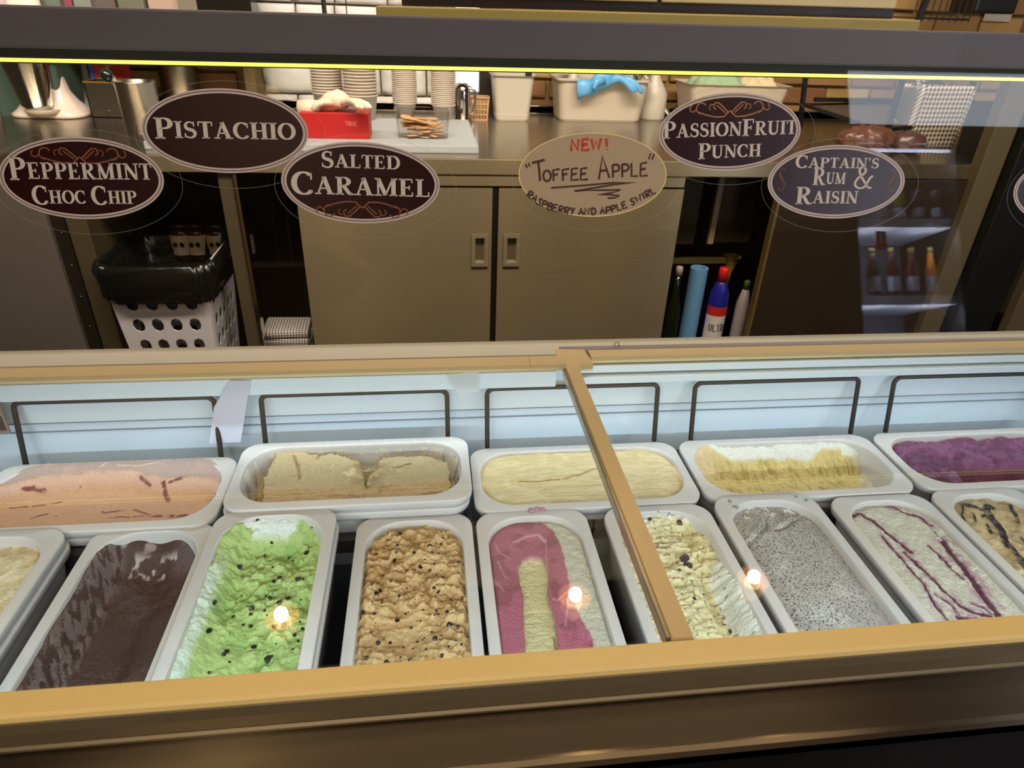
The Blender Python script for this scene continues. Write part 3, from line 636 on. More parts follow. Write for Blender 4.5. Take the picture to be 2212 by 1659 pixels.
gs = [(1515, 482), (1695, 508), (1733, 495), (1850, 515), (1882, 512), (1962, 480), (1645, 590), (1672, 620), (1790, 635), (1735, 655), (1642, 708), (1440, 722), (1505, 770), (1548, 775), (1697, 805), (1760, 790), (1860, 768), (1878, 805), (1850, 885), (1825, 845), (1570, 890), (1655, 985), (1640, 970), (1680, 965), (1300, 1083), (1385, 960), (1400, 930), (1900, 352), (1785, 355), (1690, 300), (1640, 345), (1965, 228), (1560, 680), (1490, 438), (1690, 430), (1555, 720), (1905, 870), (1605, 115), (1340, 685), (1305, 850), (1420, 1000), (1695, 1085), (1770, 1150), (1500, 1180)]
sprinkle('green chocolate chip', [TP(a, b, *Z5, RZ-.008) for a, b in gs], size=.0034)
ts = [(570, 262), (625, 280), (490, 322), (605, 355), (560, 372), (797, 375), (885, 325), (855, 410), (825, 430), (770, 420), (680, 425), (1005, 465), (585, 500), (470, 540), (515, 550), (495, 580), (525, 635), (960, 595), (990, 635), (865, 680), (935, 690), (625, 727), (768, 735), (708, 765), (835, 790), (970, 765), (1000, 775), (945, 770), (1065, 690), (1062, 820), (860, 600), (880, 560), (415, 680), (505, 862), (800, 900), (940, 900), (990, 880), (700, 985), (440, 970), (560, 1000), (720, 890), (640, 200), (680, 170), (650, 205), (900, 265), (830, 285), (760, 300), (540, 440), (730, 560), (640, 600), (850, 540), (1000, 380), (960, 540), (1030, 600), (460, 800), (580, 850), (900, 960), (860, 850), (790, 830), (1020, 900), (660, 880), (620, 330), (730, 350), (900, 480), (480, 690)]
sprinkle('tan chocolate chip', [TP(a, b, *Z6, RZ-.004) for a, b in ts], size=.0026)
sprinkle('tan chocolate chip', [(-.0325+random.uniform(-.058, .058), FY+random.uniform(-.15, .155)) for k in range(90)], size=.0013)
sprinkle('green chocolate chip', [(-.2255+random.uniform(-.035, .058), FY+random.uniform(-.15, .15)) for k in range(40)], size=.0012)
ck = mat('cookie_piece', (52, 36, 42), .5)
sprinkle('pale yellow cookie', [TP(a, b, *Z7, RZ-.018) for a, b in ((515, 375), (765, 395), (850, 710), (820, 680))], 'cookie_piece', .0058, ck)
sprinkle('pale yellow cookie', [TP(a, b, *Z7, RZ-.018) for a, b in ((970, 800), (995, 905), (1185, 1150), (1225, 1220), (295, 500), (660, 290), (560, 300), (755, 690), (770, 780), (900, 1010), (1050, 1150))], 'cookie_piece', .0022, ck)
def spill(px, py, z, s, m, host):
    p = PZ(px, py, z); h = min((o for o in bpy.data.objects if o.name.startswith('ice_cream_tub')), key=lambda o: abs(o.location.x-host[0])+abs(o.location.y-host[1])+abs(o.location.z-host[2])*3)
    me = chunk(s, int(px), .22); me.materials.append(m); o = obj('spill', me, None, h, smooth=True); o.matrix_parent_inverse = (Matrix.Translation(h.location) @ h.rotation_euler.to_matrix().to_4x4()).inverted(); o.location = tuple(p)
pinkm = mat('spill_pink', (190, 140, 146), .5); tanm = mat('spill_tan', (168, 134, 82), .6, noise=.3, scale=90)
for px, py, s_ in ((1150, 1103, .007), (1172, 1101, .006), (1162, 1098, .005)): spill(px, py, RZ+.0004, s_, pinkm, (.2385, BY, RZ))
for px, py, s_ in ((900, 1090, .006), (915, 1089, .005), (872, 1096, .005), (935, 1091, .004)): spill(px, py, RZ+.012, s_, tanm, (-.1265, BY, RZ+.03))
for px, py, s_ in ((1576, 1082, .004), (1590, 1095, .005), (1720, 1072, .003), (1742, 1080, .004)): spill(px, py, RZ+.0035, s_, mat('spill_grey', (150, 144, 138), .6, noise=.5, scale=300), (.511, FY+.006, RZ+.003))

# ------------------------------------------------------------------ lettering
def arc(cx, cy, rx, ry, a0, a1, n=14): return [(cx+rx*math.cos(math.radians(a0+(a1-a0)*k/n)), cy+ry*math.sin(math.radians(a0+(a1-a0)*k/n))) for k in range(n+1)]
TK, TN = .20, .075   # thick and thin pen widths of the serif face
def strip(bm, pts, wf, z=0):
    """flat ribbon along pts; wf is a width or a function of the direction"""
    P = [Vector((a, b, 0)) for a, b in pts]; L = []
    for i, p in enumerate(P):
        t = (P[min(i+1, len(P)-1)]-P[max(i-1, 0)]).normalized(); w_ = wf(t, i/(len(P)-1)) if callable(wf) else wf
        nrm = Vector((-t.y, t.x, 0))*w_/2; L.append((bm.verts.new((p.x+nrm.x, p.y+nrm.y, z)), bm.verts.new((p.x-nrm.x, p.y-nrm.y, z))))
    for (a, b), (c, d) in zip(L, L[1:]): bm.faces.new((a, b, d, c))
def nib(t, s): return TN+(TK-TN)*abs(t.y)**1.6
def V_(x, y0=0, y1=1, w_=TK): return ([(x, y0), (x, y1)], w_)
def H_(x0, x1, y, w_=TN): return ([(x0, y), (x1, y)], w_)
def sf(x, y, hw=.18): return H_(x-hw, x+hw, y+(TN/2 if y == 0 else -TN/2))
def tick(x, y0, y1): return ([(x, y0), (x, y1)], .06)
GL = {
 'P': (.72, [V_(.2), sf(.2, 0), H_(.02, .42, 1-TN/2), (arc(.36, .73, .25, .235, 88, -88), nib), H_(.2, .38, .495)]),
 'R': (.84, [V_(.2), sf(.2, 0), H_(.02, .42, 1-TN/2), (arc(.36, .74, .25, .225, 88, -88), nib), H_(.2, .38, .515), ([(.38, .5), (.62, .08), (.72, .04)], .17), H_(.62, .84, .04)]),
 'E': (.74, [V_(.2), H_(.02, .64, .04), H_(.02, .62, .96), H_(.2, .48, .5), tick(.62, .02, .24), tick(.60, .76, .98), tick(.48, .38, .62)]),
 'F': (.68, [V_(.2), sf(.2, 0), H_(.02, .62, .96), H_(.2, .48, .5), tick(.60, .74, .98), tick(.48, .38, .62)]),
 'L': (.68, [V_(.2), H_(.02, .62, .04), sf(.2, 1), tick(.61, .02, .28)]),
 'T': (.74, [V_(.37), sf(.37, 0), H_(.04, .70, .96), tick(.06, .74, .98), tick(.68, .74, .98)]),
 'I': (.40, [V_(.2), sf(.2, 0), sf(.2, 1)]),
 'H': (.88, [V_(.2), V_(.68), sf(.2, 0), sf(.2, 1), sf(.68, 0), sf(.68, 1), H_(.2, .68, .5)]),
 'N': (.90, [([(.17, 0), (.17, 1)], .085), ([(.74, 0), (.74, 1)], .085), ([(.16, .96), (.72, .04)], .2), H_(.02, .32, .04), H_(.02, .24, .96), H_(.60, .88, .96)]),
 'M': (1.08, [([(.17, 0), (.17, 1)], .085), ([(.86, 0), (.86, 1)], .2), ([(.18, .96), (.50, .04)], .19), ([(.82, .96), (.50, .04)], .08), H_(.02, .32, .04), H_(.68, 1.04, .04), H_(.02, .24, .96), H_(.80, 1.04, .96)]),
 'A': (.88, [([(.42, .98), (.14, .03)], .085), ([(.40, .98), (.68, .03)], .2), H_(.2, .58, .33), H_(.0, .28, .04), H_(.52, .88, .04)]),
 'O': (.86, [(arc(.43, .5, .33, .46, 0, 360, 36), nib)]),
 'C': (.78, [(arc(.43, .5, .33, .46, 48, 318, 30), nib), tick(.68, .66, .94), tick(.69, .10, .22)]),
 'D': (.86, [V_(.2), H_(.02, .44, .04), H_(.02, .44, .96), (arc(.40, .5, .34, .46, 88, -88, 24), nib)]),
 'U': (.86, [([(.2, 1), (.2, .32)]+arc(.44, .32, .24, .27, 180, 360, 16)[1:]+[(.68, 1)], lambda t, s: .19 if s < .35 else (.09 if s > .72 else .13)), sf(.2, 1), H_(.54, .82, .96)]),
 'S': (.64, [(arc(.32, .735, .20, .215, 30, 180, 12)+arc(.32, .735, .20, .22, 180, 260, 6)[1:]+arc(.30, .275, .23, .235, 80, -90, 14)+arc(.30, .275, .22, .235, -90, -150, 6)[1:], lambda t, s: .075+.12*math.exp(-((s-.5)/.26)**2)), tick(.50, .70, .97), tick(.08, .05, .30)]),
 "'": (.28, [([(.14, 1), (.12, .74)], lambda t, s: .15*(1-.7*s))]),
 '&': (.95, [([(.92, .58), (.80, .50), (.62, .18)]+arc(.36, .25, .28, .22, -20, -200, 14)+[(.20, .48), (.46, .66)]+arc(.38, .80, .15, .16, -20, 210, 12)+[(.34, .56), (.62, .20), (.76, .06), (.92, .05)], lambda t, s: .07+.05*abs(t.y))]),
}
def word(bm, text, x, y, h, big=1.0, slant=0, z=0, squash=1.0):
    """small capitals: letters preceded by ^ are taller. Returns the width. x is the left end"""
    k = 0; x0 = x; up = False
    for ch in text:
        if ch == '^': up = True; continue
        if ch == ' ': x += .35*h*squash; continue
        s = h*(big if up else 1); dy = -(s-h)*.22 if up else 0; up = False
        w_, st = GL[ch]; tmp = bmesh.new()
        for pts, wf in st: strip(tmp, pts, wf)
        off = len(bm.verts); vm = {}
        for v in tmp.verts: vm[v] = bm.verts.new((x+v.co.x*s*squash, y+dy+v.co.y*s, z))
        for f in tmp.faces: bm.faces.new([vm[v] for v in f.verts])
        tmp.free(); x += (w_+.015)*s*squash
    return x-x0
def centred(bm, text, cx, y, h, width, big=1.0):
    t = bmesh.new(); w0 = word(t, text, 0, 0, h, big); t.free(); word(bm, text, cx-width/2, y, h, big, squash=width/w0)
HW = {  # hand lettering, single pen strokes on a unit box
 'N': [[(0, 0), (.05, 1), (.5, .05), (.55, 1)]], 'E': [[(.5, 1), (.05, .95), (0, .02), (.55, .05)], [(.03, .5), (.42, .55)]], 'W': [[(0, 1), (.15, .05), (.35, .8), (.5, .05), (.72, 1)]], '!': [[(.12, 1), (.1, .3)], [(.09, .08), (.12, .02)]],
 'T': [[(-.1, .93), (.7, 1.03)], [(.3, .98), (.32, 0)]], 'O': [arc(.3, .45, .28, .44, 90, 450, 14)], 'F': [[(.55, .98), (.05, .9), (.08, 0)], [(.06, .5), (.42, .56)]], 'A': [[(0, 0), (.27, 1), (.55, .02)], [(.1, .36), (.48, .38)]],
 'P': [[(.05, 0), (.03, .95)], [(.03, .92)]+arc(.25, .70, .28, .25, 80, -90, 8)+[(.05, .45)]], 'L': [[(.03, 1), (.05, .04), (.5, .04)]], 'R': [[(.05, 0), (.03, .95)], [(.03, .92)]+arc(.25, .72, .27, .23, 80, -90, 8)+[(.08, .48), (.5, 0)]],
 'S': [[(.45, .88), (.25, 1), (.05, .8), (.15, .6), (.42, .4), (.42, .15), (.2, 0), (0, .15)]], 'B': [[(.05, 0), (.03, 1)], [(.03, .98)]+arc(.22, .77, .22, .22, 80, -80, 7)+[(.08, .53)]+arc(.25, .27, .25, .25, 70, -90, 8)+[(.04, 0)]], 'Y': [[(0, 1), (.25, .55)], [(.5, 1), (.2, 0)]], 'D': [[(.05, 0), (.03, 1)]+arc(.1, .5, .42, .48, 85, -88, 10)], 'I': [[(.08, 1), (.08, 0)]],
 'V': [[(0, 1), (.25, 0), (.5, 1)]], 'G': [arc(.3, .5, .28, .46, 50, 330, 12)+[(.54, .45), (.32, .45)]], 'U': [[(0, 1), (.02, .3), (.2, 0), (.42, .2), (.45, 1)]], '2': [[(0, .8), (.2, 1), (.42, .8), (.3, .4), (0, 0), (.5, 0)]]}
HWW = {'W': .82, 'I': .22, '!': .2, 'T': .62, 'N': .66}
def hand(bm, text, x, y, h, pen, ang=0, path=None, gap=.14, squash=1):
    for ch in text:
        if ch == ' ': x += .38*h*squash; continue
        ca, sa = math.cos(ang), math.sin(ang)
        if path: (px, py), pa = path(x); ca, sa = math.cos(pa), math.sin(pa)
        for st in HW[ch]:
            P = []
            for a, b in st:
                a *= h*squash; b *= h
                if path: P.append((px+a*ca-b*sa, py+a*sa+b*ca))
                else: P.append((x*ca+a*ca-(y+b)*sa*1, y*0+(x+a)*sa+(y+b)*ca))
            strip(bm, P, pen)
        x += (HWW.get(ch, .56)+gap)*h*squash
    return x

# ------------------------------------------------------------------ stickers on the guard
SY = 1.0199
maroon = mat('maroon_vinyl', (36, 5, 8), .35, spec=.3); inkw = mat('sticker_cream', (186, 170, 158), .6); rimw = mat('sticker_rim', (176, 156, 148), .55)
goldl = mat('ornament_gold', (116, 66, 34), .5); paper = mat('sign_paper', (158, 134, 106), .8); inkb = mat('marker_brown', (66, 34, 22), .8); inkr = mat('marker_red', (176, 44, 20), .8)
ghostm = mat('ghost_reflection', (150, 146, 130), .3, alpha=.30)  # colour for the reflection rings painted around the stickers
def ellipse(bm, a, b, y, z0=0, ri=None, n=72):
    if ri is None: bm.faces.new([bm.verts.new((a*math.cos(t), b*math.sin(t), y)) for t in np.linspace(0, 2*PI, n, endpoint=False)])
    else:
        o = [bm.verts.new((a*math.cos(t), b*math.sin(t), y)) for t in np.linspace(0, 2*PI, n, endpoint=False)]
        i = [bm.verts.new(((a-ri)*math.cos(t), (b-ri)*math.sin(t), y)) for t in np.linspace(0, 2*PI, n, endpoint=False)]
        for k in range(n): bm.faces.new((o[k], o[(k+1) % n], i[(k+1) % n], i[k]))
    return bm
def slab(bm, a, b, t, n=72):
    """solid elliptical plate of thickness t, front at +t"""
    f = [bm.verts.new((a*math.cos(q), b*math.sin(q), t)) for q in np.linspace(0, 2*PI, n, endpoint=False)]; k = [bm.verts.new((v.co.x, v.co.y, 0)) for v in f]
    bm.faces.new(f); bm.faces.new(k[::-1])
    for i in range(n): bm.faces.new((k[i], k[(i+1) % n], f[(i+1) % n], f[i]))
    return bm
def scroll(bm, cx, cy, s, flip=1, wd=.0022):
    for d in (1, -1):
        strip(bm, [(cx+d*x*s, cy+flip*y*s) for x, y in [(0, .02), (.18, -.14), (.45, -.14), (.72, -.08), (.95, .0)]], wd)
        strip(bm, [(cx+d*(.86+x)*s, cy+flip*(.10+y)*s) for x, y in arc(0, 0, .15, .15, -120, 150, 14)], wd*.9)
        strip(bm, [(cx+d*(1.12+x)*s, cy+flip*(.10+y)*s) for x, y in arc(0, 0, .09, .09, -170, 70, 10)], wd*.8)
        strip(bm, [(cx+d*x*s, cy+flip*y*s) for x, y in [(.06, -.02), (.2, .12), (.34, .24), (.46, .24), (.50, .12), (.42, .06)]], wd)
        strip(bm, [(cx+d*x*s, cy+flip*y*s) for x, y in [(.14, -.04), (.28, .08), (.40, .18)]], wd*.8)
        strip(bm, [(cx+d*(.55+x)*s, cy+flip*(.12+y)*s) for x, y in arc(0, 0, .08, .08, 160, -60, 8)], wd*.7)
def sticker(name, label, px, py, apx, bpx, rot, build, face=maroon, white=False):
    c = PG(px, py); l = PG(px-apx, py); r = PG(px+apx, py); t = PG(px, py-bpx); b = PG(px, py+bpx)
    A = np.linalg.norm(r-l)/2; Bv = np.linalg.norm(t-b)/2; c = (l+r)/2*.5+(t+b)/2*.5
    root = thing(name, label, 'sticker', tuple(c), 0, 'flavour stickers on the glass'); root.rotation_euler = (-TILT, 0, 0)
    def add(n, bm, m, lift=0, lb=None, dx=0, dz=0):
        o = obj(n, bm, m, root, (dx, -lift, dz), (PI/2, rot, 0))
        if lb: o['label'] = lb
        return o
    add('sticker_rim', slab(bmesh.new(), A, Bv, .0003), paper if white else rimw, 0)
    if not white:
        add('dark_line', ellipse(bmesh.new(), A*.975, Bv*.955, 0, 0, .0012), mat('rim_line', (70, 48, 38), .5), .00036)
        add('face', ellipse(bmesh.new(), A*.935, Bv*.885, 0), face, .0004)
    else: add('edge_line', ellipse(bmesh.new(), A, Bv, 0, 0, .0016), mat('sign_edge', (214, 186, 116), .5), .0004)
    add('ghost_ring', ellipse(bmesh.new(), A+.019, Bv+.017, 0, 0, .0009), ghostm, .0001, 'faint outline painted as a ghost reflection', .008, -.006)  # ring stands in for the sticker's reflection in a second glass surface
    build(add, A, Bv); return root
def b_pep(add, A, Bv):
    bm = bmesh.new(); centred(bm, '^PEPPERMINT', -.0*A, -.02*Bv, Bv*.40, A*1.74, 1.38); centred(bm, '^CHOC ^CHIP', .0, -.62*Bv, Bv*.33, A*1.28, 1.45); add('lettering', bm, inkw, .0006)
    bm = bmesh.new(); scroll(bm, 0, Bv*.50, A*.47); add('ornament', bm, goldl, .0006)
def b_pis(add, A, Bv):
    bm = bmesh.new(); centred(bm, '^PISTACHIO', -.0*A, -.18*Bv, Bv*.40, A*1.70, 1.25); add('lettering', bm, inkw, .0006)
def b_car(add, A, Bv):
    bm = bmesh.new(); centred(bm, '^SALTED', -.0*A, .36*Bv, Bv*.33, A*1.0, 1.25); centred(bm, '^CARAMEL', -.0*A, -.30*Bv, Bv*.44, A*1.76, 1.3); add('lettering', bm, inkw, .0006)
    bm = bmesh.new(); scroll(bm, 0, -Bv*.60, A*.48, -1); add('ornament', bm, goldl, .0006)
def b_pas(add, A, Bv):
    bm = bmesh.new(); centred(bm, '^PASSION^FRUIT', 0, -.10*Bv, Bv*.36, A*1.92*.985, 1.22); centred(bm, '^PUNCH', -.0*A, -.66*Bv, Bv*.34, A*.90, 1.22); add('lettering', bm, inkw, .0006)
    bm = bmesh.new(); scroll(bm, -.02*A, Bv*.53, A*.46); add('ornament', bm, mat('ornament_bright', (150, 92, 40), .5), .0006)
def b_cap(add, A, Bv):
    bm = bmesh.new(); centred(bm, "^CAPTAIN'S", -.02*A, .38*Bv, Bv*.28, A*1.22, 1.25); word(bm, '^RUM', -.36*A, -.05*Bv, Bv*.31, 1.5); word(bm, '&', .24*A, -.18*Bv, Bv*.62); centred(bm, '^RAISIN', -.12*A, -.58*Bv, Bv*.34, A*.92, 1.4); add('lettering', bm, inkw, .0006)
    bm = bmesh.new()
    for d in (1, -1):
        strip(bm, [(d*A*(.80+x), Bv*y) for x, y in [(-.04, .30), (.0, .36), (.04, .28), (.02, .16), (-.04, -.04), (-.03, -.20), (.02, -.24), (.05, -.16)]], .0013)
        strip(bm, [(d*A*(.80+x), Bv*y) for x, y in [(.06, .22), (.0, .05), (-.06, -.08)]], .0012)
    add('ornament', bm, goldl, .0006)
def b_tof(add, A, Bv):
    z = 5.82; cx, cy = 1281, 377
    S = 2*A/318.   # metres per photo pixel on the glass
    Sv = Bv/91.
    def L(a, b): return ((1100+a/z-cx)*S, -(270+b/z-cy)*Sv)
    def txt(t, x0, y0, x1, y1, h, pen, bm):
        a, b = L(x0, y0), L(x1, y1); ang = math.atan2(b[1]-a[1], b[0]-a[0]); ln = math.hypot(b[0]-a[0], b[1]-a[1]); h = h/z*S
        w_ = sum((.38 if c == ' ' else HWW.get(c, .56)+.14) for c in t)*h; sq = ln/w_
        hand(bm, t, 0, 0, h, pen, path=lambda s: ((a[0]+s*math.cos(ang), a[1]+s*math.sin(ang)), ang), squash=sq)
    bm = bmesh.new(); txt('NEW', 770, 325, 1180, 300, 130, .0046, bm); txt('!', 1200, 305, 1240, 300, 130, .0046, bm); o = add('red_lettering', bm, inkr, .0006, 'red word')
    bm = bmesh.new()
    txt('T', 330, 705, 480, 690, 230, .0038, bm); txt('OFFEE', 430, 705, 1010, 680, 140, .0036, bm); txt('A', 1120, 675, 1290, 655, 265, .0038, bm); txt('PPLE', 1290, 650, 1760, 625, 160, .0036, bm)
    for pl in ([(215, 495), (235, 540)], [(250, 480), (265, 520)], [(1760, 340), (1740, 415)], [(1805, 345), (1780, 420)], [(530, 785), (900, 755), (1300, 715), (1590, 710), (1300, 740), (820, 825), (1150, 810), (1400, 805), (1250, 850), (1100, 870), (1250, 865), (1390, 880), (1330, 905), (1240, 912)]):
        strip(bm, [L(a, b) for a, b in pl], .0028)
    text = 'RASPBERRY AND APPLE SWIRL'; n = len(text)
    pts = [L(a, b) for a, b in ((225, 890), (370, 1000), (520, 1070), (700, 1110), (880, 1128), (1050, 1125), (1250, 1108), (1420, 1060), (1560, 1000), (1700, 925), (1870, 830))]
    cum = [0]
    for p, q in zip(pts, pts[1:]): cum.append(cum[-1]+math.hypot(q[0]-p[0], q[1]-p[1]))
    def path(s):
        s = min(s, cum[-1]*.999); i = max(j for j in range(len(cum)-1) if cum[j] <= s); f = (s-cum[i])/(cum[i+1]-cum[i]); p, q = pts[i], pts[i+1]
        return ((p[0]+(q[0]-p[0])*f, p[1]+(q[1]-p[1])*f), math.atan2(q[1]-p[1], q[0]-p[0]))
    h = 82/z*S; w_ = sum((.38 if c == ' ' else HWW.get(c, .56)+.14) for c in text)*h
    hand(bm, text, 0, 0, h, .0030, path=path, squash=cum[-1]/w_); add('lettering', bm, inkb, .0006, 'hand written brown words')
sticker('flavour_sticker', 'maroon oval sticker reading PEPPERMINT CHOC CHIP', 177, 385, 178, 88, .0, b_pep)
sticker('flavour_sticker', 'maroon oval sticker reading PISTACHIO', 487, 283, 180, 91, .0, b_pis)
sticker('flavour_sticker', 'maroon oval sticker reading SALTED CARAMEL', 780, 395, 171, 88, .022, b_car)
sticker('handwritten_sign', 'cream paper oval hand lettered NEW! TOFFEE APPLE', 1281, 378, 160, 91, -.0, b_tof, white=True)
sticker('flavour_sticker', 'maroon oval sticker reading PASSIONFRUIT PUNCH', 1577, 285, 153, 84, -.045, b_pas)
sticker('flavour_sticker', "maroon oval sticker reading CAPTAIN'S RUM & RAISIN", 1807, 393, 148, 79, .0, b_cap)
sticker('flavour_sticker', 'maroon oval sticker cut off by the right edge of the photo', 2318, 412, 128, 74, 0, lambda add, A, Bv: None)

# ------------------------------------------------------------------ back counter and its cupboards
def xs(px, Y=YF, py=570): return PY(px, py, Y)[0]
wt = thing('worktop', 'long brushed stainless worktop with an upturned lip along the back counter', 'worktop', (.3, YF, WZ))
def at_root(root, name, bm, m, label=None, smooth=False):
    o = obj(name, bm, m, root, smooth=smooth); o.matrix_parent_inverse = Matrix.Identity(4)
    o.location = -(Matrix.Rotation(-root.rotation_euler.z, 3, 'Z') @ Vector(root.location)) if root.rotation_euler.z else -Vector(root.location)
    if label: o['label'] = label
    return o
at_root(wt, 'top', B(-2.9, 3.9, YF-.02, YW-.045, WZ-.012, WZ, .002), MT['steeltop'])
at_root(wt, 'front_edge', B(-2.9, 3.9, YF-.024, YF-.012, WZ-.052, WZ-.001, .003), MT['steel'])
at_root(wt, 'upstand', B(-2.9, 3.9, YW-.045, YW-.026, WZ, WZ+.035, .003), MT['steeltop'])
x_pan, x_dk, x_b0, x_p0, x_p1, x_c0, x_gap, x_c1, x_f0, x_f1, x_k1, x_bk1 = [xs(v) for v in (143, 172, 215, 505, 545, 660, 1066, 1448, 1638, 2012, 2058, 2150)]
TOPZ = WZ-.055
fr = thing('undercounter_fridge', 'plain grey stainless undercounter fridge at the far left below the worktop', 'fridge', ((x_pan-2.5)/2, YF, 0))
at_root(fr, 'door', B(-2.5, x_pan-.002, YF-.03, YF, .12, TOPZ-.01, .004), mat('grey_sheet', (118, 108, 100), .45, .4))
at_root(fr, 'body', B(-2.5, x_dk-.004, YF, YF+.7, .08, TOPZ), MT['dark'])
at_root(fr, 'plinth', B(-2.48, x_dk-.03, YF+.05, YF+.65, 0, .08), MT['black'])
dk = obj('side_strip', B(x_pan, x_dk-.004, YF-.012, YF, .12, TOPZ-.01, .002), MT['blackish'], fr); dk.location = -Vector(fr.location); dk['label'] = 'black strip with small rivets'
bm = bmesh.new()
for k in range(5): lathe(bm, [(.004, 0), (.003, .002)], 8, ((x_pan+x_dk)/2, 0, 0)); 
for k, f in enumerate(bm.verts): f.co = Vector((f.co.x, YF-.012-f.co.z, .5+.11*(k//16)+f.co.y))
at_root(fr, 'rivet', bm, MT['satin'])
fp = tag(obj('end_panel', B(x_dk, x_b0, YF-.006, YF+.75, .0, TOPZ, .002), MT['steelshaded']), 'narrow khaki steel end panel left of the open bay with the rubbish bin', 'panel')
pst = thing('counter_post', 'slim stainless post with a bright polished edge right of the rubbish bin', 'post', ((x_p0+x_p1)/2, YF, 0))
at_root(pst, 'post_face', B(x_p0, x_p1-.012, YF-.01, YF+.03, 0, TOPZ, .003), MT['steelshaded'])
at_root(pst, 'polished_edge', B(x_p1-.016, x_p1, YF-.018, YF+.03, 0, TOPZ, .005), MT['chrome'])
bay = thing('bay_shelf', 'dark shelf inside the left open bay carrying the jars', 'shelf', ((x_b0+x_c0)/2, YF+.35, 0))
zs = PY(430, 548, YF+.32)[2]
at_root(bay, 'shelf_board', B(x_b0, x_c0, YF+.22, YF+.6, zs-.02, zs), MT['blackish'])
at_root(bay, 'back_board', B(x_b0, x_c0, YF+.6, YF+.62, 0, TOPZ), MT['black'])
at_root(bay, 'bay_floor', B(x_b0, x_c0, YF+.02, YF+.6, .08, .10), MT['blackish'])
for k, px in enumerate((568, 600, 632)): at_root(bay, 'divider', B(xs(px)-.002, xs(px)+.004, YF+.24, YF+.58, zs+.0, TOPZ-.02), MT['blackish'])
# jars on the shelf
jg = mat('jam_dark', (44, 18, 12), .25, coat=.5); jl = mat('jar_label', (206, 184, 158), .7); jk = mat('jar_lid', (20, 18, 18), .3)
def jar(x, y, z, r, h, label):
    t = thing('jam_jar', label, 'jar', (x, y, z), 0, 'labelled jars on the dark shelf')
    obj('glass_body', lathe(bmesh.new(), [(r*.9, 0), (r, .004), (r, h*.78), (r*.82, h*.86)], 20), jg, t, smooth=True)
    obj('lid', lathe(bmesh.new(), [(r*.86, h*.86), (r*.88, h*.87), (r*.88, h*.99), (r*.84, h)], 20), jk, t, smooth=True)
    bm = bmesh.new(); n = 10; a = [bm.verts.new((r*1.015*math.cos(q), r*1.015*math.sin(q), h*.18)) for q in np.linspace(PI*1.12, PI*1.88, n)]; b = [bm.verts.new((v.co.x, v.co.y, h*.72)) for v in a]
    for i in range(n-1): bm.faces.new((a[i], a[i+1], b[i+1], b[i]))
    lb = obj('paper_label', bm, jl, t)
    bm = bmesh.new()
    for q in (-.3, .25): lathe(bm, [(.001, 0), (r*.2, 0.0004)], 8, (q*r, 0, 0))
    for v in bm.verts: v.co = Vector((v.co.x, -r*1.05-v.co.z, h*.48+v.co.y*1.2))
    obj('berry_mark', bm, jg, lb)
YJ = YF+.27
for px, lb in ((393, 'leftmost labelled jam jar, half hidden by the bin liner side'), (427, 'labelled jam jar second from the left on the dark shelf'), (470, 'labelled jam jar just left of the stainless post'), (527, 'labelled jam jar partly behind the stainless post')):
    jar(xs(px, YJ, 515), YJ, zs, .041, .135, lb)
# rubbish bin: white lattice basket with black liner
b0, b1 = PY(262, 660, YF-.05), PY(480, 650, YF-.05)
bcx = (PY(238, 620, YF-.1)[0]+PY(468, 610, YF-.1)[0])/2-.030; bw = abs(b1[0]-b0[0])/2; bz = PY(350, 612, YF-.1)[2]
bn = thing('laundry_basket', 'white plastic basket with square holes used as a rubbish bin under a black liner', 'bin', (bcx, YF+.08, 0))
def lattice(bm, P0, ux, uz, wdt, ht, taper, cols, rows, r0):
    """wall of cells with open holes; ux along, uz up, narrower at the foot"""
    N, Mr = cols*2+1, rows*2+1; xsn = [0]; 
    cw = 1/(cols+ (cols+1)*.42+.9); e = cw*.42; x = cw*.45; xsn = [0]
    for i in range(cols): x += e; xsn.append(x); x += cw; xsn.append(x)
    xsn.append(1); zz = [0]; ch = 1/(rows+(rows+1)*.45); e2 = ch*.45; z = 0
    for i in range(rows): z += e2; zz.append(z); z += ch; zz.append(z)
    zz.append(1)
    V = [[bm.verts.new(P0+ux*((a-.5)*wdt*(1-taper*(1-c)))+uz(c)*1) for a in xsn] for c in zz]
    for j in range(len(zz)-1):
        for i in range(len(xsn)-1):
            if i % 2 == 1 and j % 2 == 1: continue
            bm.faces.new((V[j][i], V[j][i+1], V[j+1][i+1], V[j+1][i]))
H0 = bz+.05; dpt = .17
bm = bmesh.new(); tp = .30; sl = .055
lattice(bm, Vector((0, -dpt, 0)), Vector((1, 0, 0)), lambda c: Vector((0, sl*(1-c), c*H0)), bw*2, H0, tp, 4, max(4, int(H0/.075)), 0)
lattice(bm, Vector((0, dpt, 0)), Vector((1, 0, 0)), lambda c: Vector((0, -sl*(1-c), c*H0)), bw*2, H0, tp, 4, max(4, int(H0/.075)), 0)
bm2 = bm
for s in (1, -1):
    lattice(bm2, Vector((s*bw, 0, 0)), Vector((0, 1, 0)), lambda c, s=s: Vector((-s*bw*tp*(1-c), 0, c*H0)), dpt*2, H0, sl/dpt, 5, max(4, int(H0/.075)), 0)
bmesh.ops.remove_doubles(bm2, verts=bm2.verts, dist=.004)
o = at_root(bn, 'basket_wall', bm2, mat('basket_white', (214, 208, 212), .5))
md = o.modifiers.new('s', 'SUBSURF'); md.levels = 1; md.render_levels = 1; md = o.modifiers.new('t', 'SOLIDIFY'); md.thickness = .004
o.location = (0, 0, .0)
o = obj('basket_base', B(-bw*.72, bw*.72, -dpt*.7, dpt*.7, 0, .03, .004), MT['white2'], bn)
bm = bmesh.new(); n = 90; rings = []
